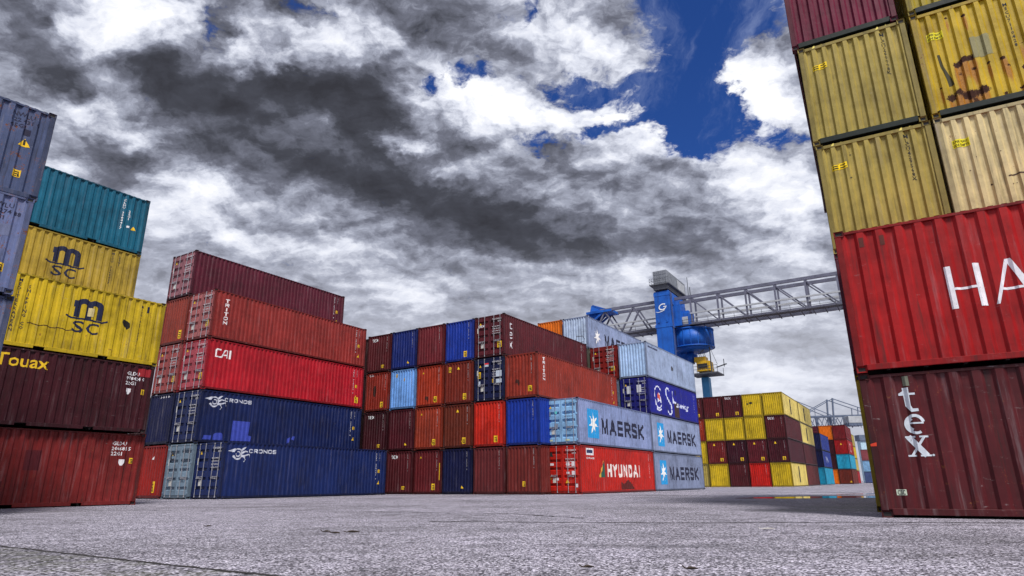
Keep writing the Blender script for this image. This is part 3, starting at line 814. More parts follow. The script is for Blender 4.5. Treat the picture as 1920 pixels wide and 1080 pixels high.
mark(a3, 'logo', lambda: msc(Art(), 2.86, 1.38, .92), 'side', NAVY)
mark(a3, 'lettering', lambda: Art().stack('MEDITERRANEAN', 1.08, 2.36, .15, .115, .145, .03, 1).stack('SHIPPING CO', 1.37, 2.18, .15, .115, .145, .03, 1), 'side', NAVY)
mark(a3, 'serial_number', lambda: Art().stack('MSCU 4471038', 5.18, 2.30, .12, .095, .118, .03, 1).rect(5.36, 2.05, 5.46, 2.3), 'side', NAVY)
mark(a3, 'dent_hole', lambda: Art().poly([(4.55, 1.62), (4.72, 1.58), (4.80, 1.50), (4.83, 1.36), (4.74, 1.24), (4.68, 1.33), (4.58, 1.38), (4.52, 1.5)]), 'side', (.012, .010, .008), .003)
mark(a3, 'paint_patch', lambda: Art().rect(3.30, 1.48, 3.50, 1.80), 'side', (.60, .50, .25), .006)
mark(a3, 'rust_scrape', lambda: Art().stroke([(1.5 + .12 * i, .86 + .03 * math.sin(i * 1.7)) for i in range(15)], .03), 'side', (.05, .02, .012), .003)
aA, bA = dirv(YA)
rx, ry = -19.60, 20.90
a4 = container('ochre yellow container in the left rear stack under the teal one', rx, ry, YA, 3 * HS, L20, HS, (.50, .37, .06), .5, group=GA, under=.85)
mark(a4, 'logo', lambda: msc(Art(), 2.86, 1.38, .90), 'side', NAVY)
mark(a4, 'serial_number', lambda: Art().stack('MSCU 3260917', 4.98, 2.38, .12, .095, .118, .03, 1).stack('22G1', 5.25, 2.30, .12, .095, .118, .03, 1), 'side', NAVY)
a5 = container('teal green container on top of the left rear stack', rx, ry, YA, 4 * HS, L20, HS, TEAL, .30, group=GA, under=.85)
mark(a5, 'serial_number', lambda: Art().stack('CLHU 3084417', 5.04, 2.30, .13, .10, .118, .03, 1).stack('22G1', 5.30, 1.86, .13, .10, .118, .03, 1).rect(5.28, 1.05, 5.38, 1.14), 'side', WHITE)
tri_sticker(a5, 5.56, 1.08, .10, 'side')
for k in range(3): container('plain container hidden in the left rear stack behind the front boxes', rx, ry, YA, k * HS, L20, HS, MAROON, .3, far=True, group='containers buried inside the stacks')

# nearest left: grey-blue reefer boxes at the frame edge
YG = 51.06; GK = 'grey-blue containers at the left edge'
for k, (x, y, lab, col) in enumerate(((-16.13, 10.23, 'grey-blue container at the foot of the near left stack, out of sight', GREYB), (-16.13, 10.23, 'grey-blue scratched container at the left edge, lowest one in view', GREYB),
                                  (-16.10, 10.12, 'pale grey-blue container at the left edge with black serial and patches, middle one in view', (.18, .22, .40)), (-16.18, 10.29, 'grey-blue container with black serial and triangular warning sign, top of the left edge stack', (.10, .132, .25)))):
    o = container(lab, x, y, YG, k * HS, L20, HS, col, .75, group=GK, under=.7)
    if k == 3:
        block_serial(o, ('NWLU', '122 431 0', '45G1'), 5.14, 2.2, .12, (.02, .02, .05)); mark(o, 'serial_number', lambda: Art().rect(5.45, 1.72, 5.6, 1.9), 'side', (.02, .02, .05))
        tri_sticker(o, 5.52, 1.50, .13, 'side'); mark(o, 'pictogram', lambda: Art().rect(5.495, 1.44, 5.545, 1.60), 'side', (.02, .018, .015), .008); sticker(o, 5.51, .62, .17, .2, 'side')
    if k == 2:
        block_serial(o, ('NWLU', '132274 88', '45G1'), 5.2, 2.18, .12, (.02, .02, .05)); sticker(o, 5.66, .64, .2, .22, 'side')
        mark(o, 'paint_patch', lambda: Art().rect(5.2, 1.0, 5.5, 1.3), 'side', (.13, .15, .26), .002); mark(o, 'paint_patch', lambda: Art().rect(5.3, 1.45, 5.75, 1.75), 'side', (.13, .15, .26), .002)

# ------------------------------------------------------------------ left of centre: forty-foot boxes
YB = 58.23; GB = 'forty-foot containers left of centre'; aB, bB = dirv(YB)
B0 = Vector((-14.97, 33.62)); B1 = Vector((-17.12, 34.76)); B2 = Vector((-19.26, 36.03))
def cronos(a, eu, ev, tu, tv):
    # curled sea-beast emblem, then the lettering
    a.arc(eu + .48, ev - .02, .26, 200, 520, .10, .05, 22).arc(eu + .50, ev - .02, .12, 160, 470, .07, .05, 14)
    a.poly([(eu - .10, ev + .12), (eu + .34, ev + .27), (eu + .20, ev + .06)])
    a.stroke([(eu + .66, ev + .12), (eu + .86, ev + .30), (eu + .98, ev + .34)], .12, .04).stroke([(eu + .70, ev + .02), (eu + .95, ev + .14), (eu + 1.08, ev + .10)], .11, .05)
    a.stroke([(eu + .66, ev - .14), (eu + .92, ev - .10), (eu + 1.16, ev - .02), (eu + 1.24, ev - .20)], .11, .04).stroke([(eu + .84, ev - .14), (eu + .98, ev - .30), (eu + .86, ev - .42)], .09, .04)
    return a.block('CRONOS', tu, tv, 1.78, .21, .048, .3)
b1 = container('dark blue forty-foot container with white sea-beast emblem, bottom row, resting on the ground', *B0, YB, 0, L40, HC, (.008, .030, .150), .22, 'door', group=GB)
mark(b1, 'lettering', lambda: cronos(Art(), .36, 2.28, 1.50, 2.33), 'side', (.55, .58, .68)); side_serials(b1, 0); door_marks(b1, 0)
b2 = container('dark blue forty-foot container with white emblem and lighter blue repaint patches, second row', *B1, YB, HC, L40, HC, (.006, .024, .125), .22, 'door', group=GB)
mark(b2, 'lettering', lambda: cronos(Art(), .38, 2.28, 1.47, 2.33), 'side', (.55, .58, .68)); side_serials(b2, 1); door_marks(b2, 1)
for P_ in ([(2.15, .20), (2.18, 1.32), (3.32, 1.32), (3.28, .55), (3.46, .50), (3.42, .22)], [(1.02, .2), (1.08, .50), (1.2, .58), (1.5, .60), (1.62, .52), (1.66, .2)], [(.4, .2), (.5, .42), (.92, .42), (.9, .2)], [(6.0, .2), (6.05, .5), (6.25, .62), (6.2, .3)], [(6.35, .5), (6.45, .68), (6.65, .66), (6.55, .42)]):
    mark(b2, 'paint_patch', lambda: Art().poly(P_), 'side', (.045, .070, .40), .003)
b3 = container('crimson forty-foot container with white lettering, third row', *B1, YB, 2 * HC, L40, HC, (.50, .010, .030), .22, 'door', group=GB)
def cai(a):
    u, v, h = .58, 1.90, .42
    a.stroke([(u + .30, v + h), (u + .04, v + h), (u, v + h - .04), (u, v), (u + .34, v)], .085)
    a.stroke([(u + .34, v - .03), (u + .56, v + h), (u + .70, v + h), (u + .70, v - .03)], .085).stroke([(u + .48, v + .14), (u + .70, v + .14)], .07)
    return a.rect(u + .84, v - .04, u + .93, v + h + .04)
mark(b3, 'lettering', lambda: cai(Art()), 'side', (.8, .78, .8)); side_serials(b3, 2); door_marks(b3, 2)
for q in b3.doors: q.color = (.36, .055, .075, .4)  # pinkish door leaves: reflected light put into their colour
sticker(b3, 2.05, .75); sticker(b3, 11.6, .55, .3, .4, 'side')
b4 = container('brick red forty-foot container with vertical white lettering, fourth row', *B1, YB, 3 * HC, L40, HC, (.33, .040, .034), .30, 'door', group=GB)
mark(b4, 'lettering', lambda: [s_ for s_ in [Art()] for k_, c_ in enumerate('TRITON') if s_.block(c_, .76, 2.22 - .262 * k_, .24, .21, .05)][-1], 'side', (.78, .72, .74)); side_serials(b4, 0); door_marks(b4, 0)
for q in b4.doors: q.color = (.33, .10, .10, .4)  # leaf colour lightened here too, standing in for reflected light
sticker(b4, 2.02, .88)
b5 = container('purple maroon forty-foot container alone at the very top of its stack', *B2, YB, 4 * HC, L40, HC, (.135, .012, .038), .22, 'door', group=GB)
mark(b5, 'paint_patch', lambda: Art().rect(3.85, .22, 5.1, 1.0), 'side', (.075, .006, .020), .003); side_serials(b5, 1); door_marks(b5, 1)
for q in b5.doors: q.color = (.26, .10, .12, .4)  # leaves pinker than the maroon sides: reflection painted into the colour
for k, (lab, col, e) in enumerate((('red corrugated container end at ground level, between red stack and pale doors', (.34, .020, .014), 'wall'), ('navy blue corrugated container end, left of the blue doors in the second row', NAVYC, 'wall'),
                               ('salmon pink container doors left of the crimson container', DOORP, 'door'), ('rust brown corrugated container end left of the brick red doors', (.30, .050, .030), 'wall'))):
    o = container(lab, *B2, YB, k * HC, L40, HC, col, .3, e, group=GB)
    if e == 'door': door_marks(o, k); sticker(o, 2.0, .8)
    elif k == 1: mark(o, 'serial_number', lambda: Art().text('113434', .5, 2.62, 1.4, .12, .02), 'end', WHITE)
    elif k == 0: sticker(o, 1.55, .62, .22, .6); mark(o, 'data_plate', lambda: Art().poly([(1.1, 2.1), (1.2, 2.3), (1.25, 2.1)]), 'end', WHITE)
    else: sticker(o, 1.95, .55, .3, .5)
o = container('pale grey-blue container doors at ground level left of the blue doors', *B1, YB, 0, L40, HC, (.26, .36, .46), .4, 'door', group=GB)
door_marks(o, 1, (.03, .04, .06)); mark(o, 'logo', lambda: Art().arc(.55, 2.2, .16, 20, 320, .09), 'end', (.02, .02, .03), .012)

for lv in (0, 1):
    p = B2 + bB * 2.55 + aB * .4
    container('dark container glimpsed in the slit beside the left stack', p.x, p.y, YB, lv * HC, L40, HC, (.045, .012, .014), .3, far=True, group='containers glimpsed in the slits')

# ------------------------------------------------------------------ the central block
YD = 57.04; aD, bD = dirv(YD); GC = 'containers in the front row of the central block'
C6 = Vector((1.60, 39.36))
def cpos(col, row=0): return C6 + bD * 2.545 * (6 - col)
# colour, wear, end, label, extras, by level and column
CB = {
 (0, 2): (MAROON, .25, 'wall', 'maroon container end with small white lettering, bottom row beside the blue forty-footer', 'tp'),
 (0, 3): ((.15, .014, .020), .25, 'wall', 'maroon container end with a tall yellow strip, bottom row left of the navy one', 'ky'),
 (0, 4): (NAVYC, .12, 'wall', 'navy blue container end, bottom row between two maroon ones', 's'),
 (0, 5): ((.17, .030, .034), .25, 'wall', 'plain dusty maroon container end, bottom row right of the navy one', 'w'),
 (0, 6): ((.19, .030, .026), .35, 'wall', 'reddish maroon container end, bottom row next to the bright red doors', 'wl'),
 (1, 1): (DMAROON, .25, 'wall', 'dark maroon container end with white lettering, second row beside the blue stack', 'tp'),
 (1, 2): ((.105, .010, .022), .2, 'wall', 'plain dark wine container end, second row, second from its left end', 's'),
 (1, 3): ((.33, .050, .020), .3, 'wall', 'orange-brown container end, second row left of the brown one', 'dy'),
 (1, 4): (BROWN, .3, 'wall', 'brown container end, second row between orange-brown and bright orange-red', 'dy'),
 (1, 5): (SCARLET, .2, 'wall', 'bright orange-red container end, second row left of the blue one', 'yw'),
 (1, 6): (BRIGHTB, .15, 'wall', 'bright blue container end, second row next to the pale blue doors', 'w'),
 (2, 1): ((.30, .030, .014), .4, 'wall', 'red container end with a dark scorched spot, third row beside the crimson container', 'y'),
 (2, 2): ((.22, .46, .90), .3, 'wall', 'light sky blue container end in the third row', 'b'),
 (2, 3): (ORRED, .35, 'wall', 'rusty orange-red container end right of the sky blue one', 'yd'),
 (2, 4): ((.23, .030, .014), .3, 'wall', 'brick brown container end left of the navy doors, third row', 'ty'),
 (2, 5): ((.006, .016, .080), .2, 'door', 'navy blue container doors covered in stickers, third row', 'D'),
 (2, 6): ((.34, .045, .024), .35, 'wall', 'orange-red forty-foot container with vertical white lettering on its long side, third row', 'T'),
 (3, 1): ((.125, .014, .022), .2, 'wall', 'maroon container end with white lettering, top row at its left end', 'tp'),
 (3, 2): ((.005, .030, .21), .2, 'wall', 'dark blue container end, top row between two maroon ones', 'd'),
 (3, 3): ((.19, .022, .034), .25, 'wall', 'plain wine red container end, top row between two blue ones', 'w'),
 (3, 4): (BRIGHTB, .2, 'wall', 'royal blue container end, top row next to the maroon doors', 'wy'),
 (3, 5): ((.130, .012, .024), .25, 'door', 'maroon forty-foot container with doors and vertical white letters, top row corner', 'X'),
 (0, 1): (MAROON, .25, 'wall', 'container end hidden behind the lower blue forty-footer', ''),
}
for (lv, cl), (col, wear, e, lab, ex) in CB.items():
    p = cpos(cl) + (aD * random.uniform(-.05, .05) if cl < 5 else aD * 0)
    if (lv, cl) == (2, 6): p = p - bD * -.06
    o = container(lab, p.x, p.y, YD, lv * HC, L40, HC, col, wear, e, group=GC)
    if e == 'wall' and ex: end_serial(o, cl % 3, .80, (.62, .60, .62))
    if 't' in ex and 'p' in ex: mark(o, 'lettering', lambda: Art().text('tex', .42, 2.36, .66, .29), 'end', (.66, .70, .74)); sticker(o, 1.62, .42, .34, .22)
    if 'y' in ex: sticker(o, 1.72, .48, .28, .40)
    if 'l' in ex: sticker(o, 1.25, .62, .2, .30)
    if 'k' in ex: mark(o, 'warning_sticker', lambda: Art().rect(2.16, .9, 2.27, 2.0), 'end', YEL)
    if 's' in ex or 'd' in ex: tri_sticker(o, 1.6 if 'b' not in ex else 1.2, .45, .10)
    if (lv, cl) in ((1, 3), (1, 4), (2, 3), (0, 3), (2, 4)): tri_sticker(o, .55 if cl != 4 else 1.15, 2.42, .10)
    if (lv, cl) == (2, 1): mark(o, 'scorch_mark', lambda: Art().disc(.95, 1.5, .16, 12, .42), 'end', (.03, .010, .008), .003); mark(o, 'lettering', lambda: Art().text('tex', .35, 2.62, .45, .18), 'end', WHITE)
    if (lv, cl) in ((2, 3), (2, 6)): mark(o, 'scorch_mark', lambda: Art().disc(.85, 1.1 if cl == 6 else .62, .13, 12, .13).disc(1.0, 1.0 if cl == 6 else .55, .09, 10, .2), 'end', (.05, .014, .010), .003)
    if (lv, cl) == (2, 6): sticker(o, 1.83, .58, .30, .36)
    if (lv, cl) == (2, 4): sticker(o, .42, 2.38, .26, .36)
    if (lv, cl) == (2, 2): sticker(o, .55, 2.45, .2, .24); sticker(o, 1.3, 2.1, .14, .2)
    if 'D' in ex:
        door_marks(o, 1); mark(o, 'data_plate', lambda: Art().rect(.80, 2.42, 1.16, 2.52), 'end', (.7, .03, .04), .012); mark(o, 'data_plate', lambda: Art().rect(.80, 2.28, 1.16, 2.41).rect(1.75, 1.55, 2.2, 1.95).rect(1.75, 1.15, 2.2, 1.4).rect(.36, 1.0, .5, 1.35), 'end', (.5, .58, .68), .012)
        sticker(o, .40, 1.75, .26, .42); sticker(o, 1.5, 1.3, .1, .24)
    if 'X' in ex:
        door_marks(o, 2); sticker(o, 2.03, .80, .34, .42); mark(o, 'lettering', lambda: Art().text('tex', .30, 2.10, .55, .2, .04), 'end', WHITE, .012)
        mark(o, 'lettering', lambda: Art().stack('tex', .86, 2.40, .34, .48, .66), 'side', (.66, .68, .74)); side_serials(o, 1, None, False)
    if 'T' in ex: mark(o, 'lettering', lambda: [s_ for s_ in [Art()] for k_, c_ in enumerate('TRITON') if s_.block(c_, .76, 2.42 - .262 * k_, .28, .21, .055)][-1], 'side', (.76, .73, .76)); side_serials(o, 2)

for lv in range(4):
    p = cpos(0) + aD * .5
    container('dark container glimpsed in the slit between the long boxes and the block', p.x, p.y, YD, lv * HC, L40, HC, (.05, .012, .014), .3, far=True, group='containers glimpsed in the slits')

# the two boxes standing out at the right end of the front row
D = Vector((4.0, 39.36))
d1 = container('bright red container with white lettering and red doors, resting on the ground', *D, YD, 0, L40, HC, (.56, .022, .010), .28, 'door', group=GC)
mark(d1, 'lettering', lambda: Art().block('HYUND', 3.95, 1.0, 4.1, .82, .20, .22).block('A', 8.25, 1.0, .78, .82, .18).rect(9.25, 1.0, 9.47, 1.82), 'side', (.78, .70, .68))
mark(d1, 'logo', lambda: Art().poly([(2.95, .98), (3.62, .98), (3.50, 2.05), (3.32, 1.7)]), 'side', (.02, .10, .075)); mark(d1, 'logo', lambda: Art().poly([(2.68, .98), (2.93, .98), (3.44, 2.06)]), 'side', (.62, .36, .05))
mark(d1, 'data_plate', lambda: Art().rect(.92, 2.30, 2.0, 2.72), 'side', (.72, .72, .76)); mark(d1, 'lettering', lambda: Art().stroke([(1.1, 2.52), (1.82, 2.52)], .2), 'side', (.02, .03, .10), .007)
mark(d1, 'serial_number', lambda: Art().text('HDMU 6825', .95, 2.06, 1.1, .12, .02, 0, 1), 'side', WHITE); side_serials(d1, 0, None, False)
mark(d1, 'stain', lambda: Art().poly([(6.1, .2), (6.0, .7), (6.6, .55), (7.2, .85), (8.0, .5), (8.3, .2)]), 'side', (.10, .012, .010), .002)
door_marks(d1, 0); tri_sticker(d1, 1.55, .75, .13); tri_sticker(d1, .35, .95, .10); mark(d1, 'logo', lambda: Art().poly([(.30, 2.22), (.60, 2.22), (.47, 2.52)]), 'end', (.012, .03, .03), .012)
mark(d1, 'data_plate', lambda: Art().rect(.24, 1.68, .62, 1.82).rect(1.5, 1.65, 1.72, 1.85).rect(1.86, 1.62, 2.1, 1.9).rect(1.5, 1.18, 1.7, 1.3).rect(1.86, 1.1, 2.1, 1.35).rect(.78, .80, .95, .95).rect(2.1, .4, 2.25, .6), 'end', (.72, .66, .70), .012)
def seven_star(o, box=True, u0=1.22, u1=2.72, v0=.48, v1=2.30, su=None, dark=(.016, .018, .045)):
    cu, cv = (u0 + u1) / 2, (v0 + v1) / 2
    if box: mark(o, 'logo', lambda: Art().rect(u0, v0, u1, v1), 'side', (.02, .30, .66))
    mark(o, 'logo', lambda: Art().star(cu, cv, .68, .74), 'side', (.80, .82, .82), .008)
    mark(o, 'lettering', lambda: Art().block('MAERSK', 3.42, .80, 7.3, 1.05, .235, .22), 'side', dark)
d2 = container('pale blue container with star logo and light blue doors, on the bright red one', *(D + Vector((.0, .1))), YD, HC, L40, HC, (.31, .38, .62), .32, 'door', group=GC)
for q in d2.doors: q.color = (.24, .46, .72, .25)
seven_star(d2, True, 1.42, 3.0); door_marks(d2, 0, (.03, .05, .10)); side_serials(d2, 1, None, False, (.03, .04, .08))
mark(d2, 'data_plate', lambda: Art().disc(.86, 2.0, .10).disc(.36, 1.1, .09), 'end', (.10, .62, .62), .012); mark(d2, 'data_plate', lambda: Art().rect(.22, 1.8, .5, 2.05).rect(.75, 1.0, 1.0, 1.3), 'end', (.20, .24, .32), .012); mark(d2, 'data_plate', lambda: Art().rect(.3, .25, .6, .33).rect(1.5, .25, 1.8, .33), 'end', (.6, .62, .3), .012)

# second row of the central block
GM2 = 'containers in the rear row of the central block'
M = Vector((10.74, 49.85))
m3 = container('grey-blue container with star logo, ground level in the rear row', *M, YD, 0, L40, HC, (.27, .32, .47), .35, group=GM2); seven_star(m3)
m2 = container('pale blue container with star logo, second level of the rear row', *M, YD, HC, L40, HC, (.35, .42, .62), .25, group=GM2); seven_star(m2)
side_serials(m2, 1, None, False, (.03, .04, .08)); side_serials(m3, 0, None, False, (.03, .04, .08))
sc = container('ultramarine blue container with white script lettering and navy doors', *M, YD, 2 * HC, L40, HC, (.010, .016, .34), .15, 'door', group=GM2)
def script(a):
    a.arc(4.35, 2.12, .42, 20, 200, .14, .18, 12, .34).stroke([(3.95, 2.02), (4.05, 1.72), (4.6, 1.35), (5.0, 1.12), (5.12, .80)], .18, .20).arc(4.62, .72, .50, 0, -175, .20, .10, 12, .42)
    a.stroke([(5.55, 2.35), (5.50, 1.9), (5.62, 1.3)], .14, .2).stroke([(5.62, 1.6), (6.0, 1.35), (6.35, 1.45)], .16)
    a.text('awing', 6.35, .88, 3.3, .62, .03, .35)
    return a
mark(sc, 'lettering', lambda: script(Art()), 'side', (.62, .66, .85))
def badge(a):
    a.arc(2.05, 1.55, .82, 35, 190, .10, .12, 18, .80).arc(2.05, 1.45, .80, 215, 335, .16, .08, 14, .85).stroke([(1.30, 1.5), (1.45, .9), (1.75, .52)], .12); a.stroke([(1.5, .5), (2.1, .40), (2.6, .55)], .12)
    return a.poly([(1.75, 1.0), (2.1, 1.9), (2.5, 1.75), (2.7, 1.0), (2.3, 1.2)])
mark(sc, 'logo', lambda: badge(Art()), 'side', (.66, .68, .85)); mark(sc, 'logo', lambda: Art().poly([(1.85, 1.5), (2.05, 1.85), (2.45, 1.6), (2.5, 1.3), (2.15, 1.25)]), 'side', (.62, .10, .06), .008)
mark(sc, 'paint_patch', lambda: Art().rect(5.75, .16, 7.0, 1.42), 'side', (.045, .022, .020), .003); mark(sc, 'paint_patch', lambda: Art().rect(6.0, 2.05, 6.5, 2.5), 'side', (.012, .012, .10), .003)
door_marks(sc, 0, (.6, .62, .8)); mark(sc, 'data_plate', lambda: Art().rect(.55, 1.65, .88, 2.25).rect(1.40, 1.70, 1.78, 2.30), 'end', (.55, .57, .62), .012)
for q in sc.doors: q.color = (.006, .008, .12, .2)
side_serials(sc, 2, None, False)
gq = container('plain pale grey-blue container with ribbed end, on the ultramarine one', *M, YD, 3 * HC, L40, HC, (.40, .49, .68), .30, group=GM2)
mark(gq, 'lettering', lambda: Art().stroke([(.45, 2.53), (.95, 2.53)], .15).stroke([(1.05, 2.53), (1.5, 2.53)], .12).stroke([(1.6, 2.53), (2.6, 2.53)], .15), 'side', (.05, .06, .12)); mark(gq, 'stain', lambda: Art().disc(6.0, 1.45, .22, 10, .24), 'side', (.05, .05, .06), .003)
gq.endp.color = (.36, .52, .76, .3)
c2 = lambda k: M + bD * 2.55 * k
rd = container('dark red container doors between brick red forty-footer and ribbed grey end', *c2(1), YD, 3 * HC, L40, HC, (.30, .018, .014), .3, 'door', group=GM2); door_marks(rd, 1); sticker(rd, 2.0, .95, .34, .36)
mark(rd, 'lettering', lambda: Art().text('tex', 1.5, 2.2, .5, .24), 'end', (.6, .4, .42), .012)
o = container('grey container doors, a sliver left of the navy doors', *c2(1), YD, 2 * HC, L40, HC, (.24, .30, .40), .4, 'door', group=GM2)
o = container('yellow-brown posted container, a sliver below the topmost pale blue one', *c2(2), YD, 3 * HC, L40, HC, (.20, .20, .16), .6, group=GM2)
mt = container('pale blue container with white star, topmost of the central block', *c2(2), YD, 4 * HC, L40, HC, (.34, .42, .62), .35, group=GM2)
seven_star(mt, False, 1.2, 2.7, .52, 2.1); mt.endp.color = (.40, .50, .66, .4)
mark(mt, 'rust_scrape', lambda: Art().stroke([(1.2, .75), (1.3, 1.15), (1.9, 1.12), (2.1, .8)], .05).stroke([(1.0, .5), (2.0, .62)], .05), 'end', (.04, .03, .03))
og = container('bright orange container end at the top, left of the topmost pale blue one', *c2(3), YD, 4 * HC, L40, HC, ORANGE, .2, group=GM2); tri_sticker(og, 1.3, 1.9, .12)
for k, n in ((1, 2), (2, 3), (3, 4)):
    for lv in range(n): container('plain container buried in the rear row of the central block', *c2(k), YD, lv * HC, L40, HC, BROWN, .3, far=True, group='containers buried inside the stacks')

# ------------------------------------------------------------------ near right: the tall stack
YR = -30.51; GR = 'containers of the near right stack'
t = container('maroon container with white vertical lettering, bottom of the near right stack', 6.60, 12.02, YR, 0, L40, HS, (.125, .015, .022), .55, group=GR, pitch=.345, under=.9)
def tex(a):
    # serif letters t, e, x one above the other
    def T(u, v, h):
        a.stroke([(u + .10, v + h), (u + .10, v + .13), (u + .15, v + .045), (u + .25, v + .05)], .10, .05); a.rect(u - .02, v + h * .70, u + .24, v + h * .78); a.poly([(u - .02, v + h * .78), (u + .06, v + h * .78), (u + .15, v + h)])
    def E_(u, v, h):
        a.arc(u + .16, v + h / 2, .135, 15, 300, .055, .045, 18, h / 2 - .02).rect(u + .06, v + h * .52, u + .29, v + h * .60); a.arc(u + .145, v + h / 2, .115, 110, 250, .09, .09, 10, h / 2 - .05)
    def X(u, v, h):
        a.stroke([(u + .03, v + h - .01), (u + .27, v + .01)], .10).stroke([(u + .28, v + h - .01), (u + .04, v + .01)], .04)
        for p, q, z in ((-.02, .14, h - .03), (.20, .34, h - .03), (-.02, .11, 0), (.17, .34, 0)): a.rect(u + p, v + z, u + q, v + z + .03)
    T(.62, 1.81, .46); E_(.62, 1.43, .35); X(.60, 1.04, .36); a.disc(.965, 1.06, .02, 8)
    return a
mark(t, 'lettering', lambda: tex(Art()), 'side', (.60, .66, .74))
mark(t, 'vent', lambda: Art().rect(.70, 2.30, .80, 2.48), 'side', (.16, .17, .13)); mark(t, 'warning_sticker', lambda: Art().rect(.29, .38, .45, .48), 'side', (.55, .62, .50))
mark(t, 'pictogram', lambda: Art().text('CSC', .31, .39, .12, .08, .02), 'side', (.05, .07, .06), .008)
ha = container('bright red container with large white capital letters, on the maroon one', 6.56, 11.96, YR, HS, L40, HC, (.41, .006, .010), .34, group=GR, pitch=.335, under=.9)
def ham(a):
    a.rect(1.70, 1.02, 1.80, 1.83).rect(2.14, 1.02, 2.24, 1.83).rect(1.80, 1.37, 2.14, 1.415)
    a.poly([(2.36, 1.02), (2.41, 1.02), (2.68, 1.83), (2.62, 1.83)]); a.poly([(2.62, 1.83), (2.70, 1.83), (3.02, 1.02), (2.88, 1.02)]); a.rect(2.46, 1.26, 2.86, 1.305)
    a.poly([(3.2, 1.02), (3.26, 1.02), (3.26, 1.83), (3.2, 1.83)]).poly([(3.26, 1.83), (3.38, 1.83), (3.62, 1.2), (3.56, 1.1)]).poly([(3.56, 1.1), (3.62, 1.2), (3.92, 1.83), (3.84, 1.83)]).rect(3.84, 1.02, 3.96, 1.83)
    return a.block('BURG', 4.2, 1.02, 2.6, .81, .09, .3).block('SUD', 7.4, 1.02, 1.9, .81, .09, .3)
mark(ha, 'lettering', lambda: ham(Art()), 'side', (.80, .78, .84))
mark(ha, 'vent', lambda: Art().rect(.42, 2.48, .50, 2.68).rect(.78, 2.46, .86, 2.66), 'side', (.10, .02, .015))
YY = -28.9; aY, bY = dirv(YY); P0 = Vector((7.66, 14.10)) + aY * W; P1 = P0 + aY * (W + .06)
GY = 'yellow containers of the near right stack'
def ycol(lv, lab, col, wear, p, k=0):
    o = container(lab, p.x, p.y, YY + 90, lv * HC, L40, HC, col, wear, group=GY)
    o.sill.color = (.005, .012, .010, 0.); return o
o = ycol(0, 'yellow container at ground level behind the maroon one, only its edge showing', YELLOW, .3, P0)
o = ycol(1, 'purple container edge showing left of the bright red container', PURP, .15, P0 + aY * .0)
y3 = ycol(2, 'olive yellow container end with yellow sticker, directly above the red container', OLIVEY, .22, P0)
y4 = ycol(3, 'olive yellow container end with yellow sticker, below the purple one', (.46, .375, .105), .22, P0 - aY * .04)
y5 = ycol(4, 'purple red container end, uppermost of the near right stack', (.20, .008, .055), .2, P0 - aY * .16)
for o, sn in ((y3, 'MLCU429568X'), (y4, 'MLCU260008K')):
    mark(o, 'serial_number', lambda: Art().stack(sn, 1.91, 2.68, .13, .098, .110, .014, 1), 'end', (.015, .015, .02))
    mark(o, 'warning_sticker', lambda: Art().rect(.28, 2.13, .44, 2.27).rect(.44, 2.15, .62, 2.31), 'end', (.86, .62, .01), .006)
    mark(o, 'pictogram', lambda: Art().rect(.30, 2.22, .42, 2.245).rect(.30, 2.16, .42, 2.19).rect(.46, 2.18, .60, 2.205).rect(.47, 2.25, .58, 2.275), 'end', (.03, .02, .01), .009)
    mark(o, 'hazard_stripes', lambda: [a for a in [Art()]][0].poly([(.2, 2.80), (.26, 2.80), (.30, 2.86), (.24, 2.86)]).poly([(.34, 2.80), (.40, 2.80), (.44, 2.86), (.38, 2.86)]).poly([(.48, 2.80), (.54, 2.80), (.58, 2.86), (.52, 2.86)]).poly([(1.8, 2.80), (1.86, 2.80), (1.90, 2.86), (1.84, 2.86)]).poly([(1.95, 2.80), (2.01, 2.80), (2.05, 2.86), (1.99, 2.86)]).poly([(2.1, 2.80), (2.16, 2.80), (2.20, 2.86), (2.14, 2.86)]), 'end', (.86, .74, .18), .006)
ya = ycol(2, 'pale cream container end above the red container, at the right edge', CREAMY, .5, P1)
yb = ycol(3, 'heavily rusted yellow container end with orange rust runs and a grey patch', (.60, .44, .035), .9, P1)
yc = ycol(4, 'yellow container end at the top right corner, only its bottom showing', (.52, .42, .04), .5, P1)
for lv in (0, 1): container('plain container hidden behind the red and maroon ones on the right', P1.x, P1.y, YY + 90, lv * HC, L40, HC, OLIVEY, .3, far=True, group='containers buried inside the stacks')
for o in (ya, yb):
    mark(o, 'warning_sticker', lambda: Art().rect(.26, 2.06, .58, 2.26), 'end', (.80, .72, .02), .006)
    mark(o, 'pictogram', lambda: Art().text('SUPER HEAVY', .27, 2.17, .28, .06, .02, 0, 1).text('SIDE EMPTY', .27, 2.08, .3, .06, .02, 0, 1), 'end', (.03, .02, .01), .009)
mark(yb, 'serial_number', lambda: Art().stack('MSCU7110428', 1.84, 2.50, .10, .085, .11, .03, 1), 'end', (.015, .015, .02))
mark(yb, 'paint_patch', lambda: Art().rect(1.04, 1.30, 1.42, 1.86), 'end', (.27, .25, .12), .004)
rr = random.Random(3)
def rustspots(a, spots, k=9):
    for cu, cv, r, n in spots:
        for _ in range(n):
            x, y = cu + rr.gauss(0, r), cv + rr.gauss(0, r * .8); q = rr.uniform(.006, .022)
            a.poly([(x + q * rr.uniform(.5, 1.2) * math.cos(6.283 * i / k), y + q * rr.uniform(.5, 1.4) * math.sin(6.283 * i / k)) for i in range(k)])
    return a
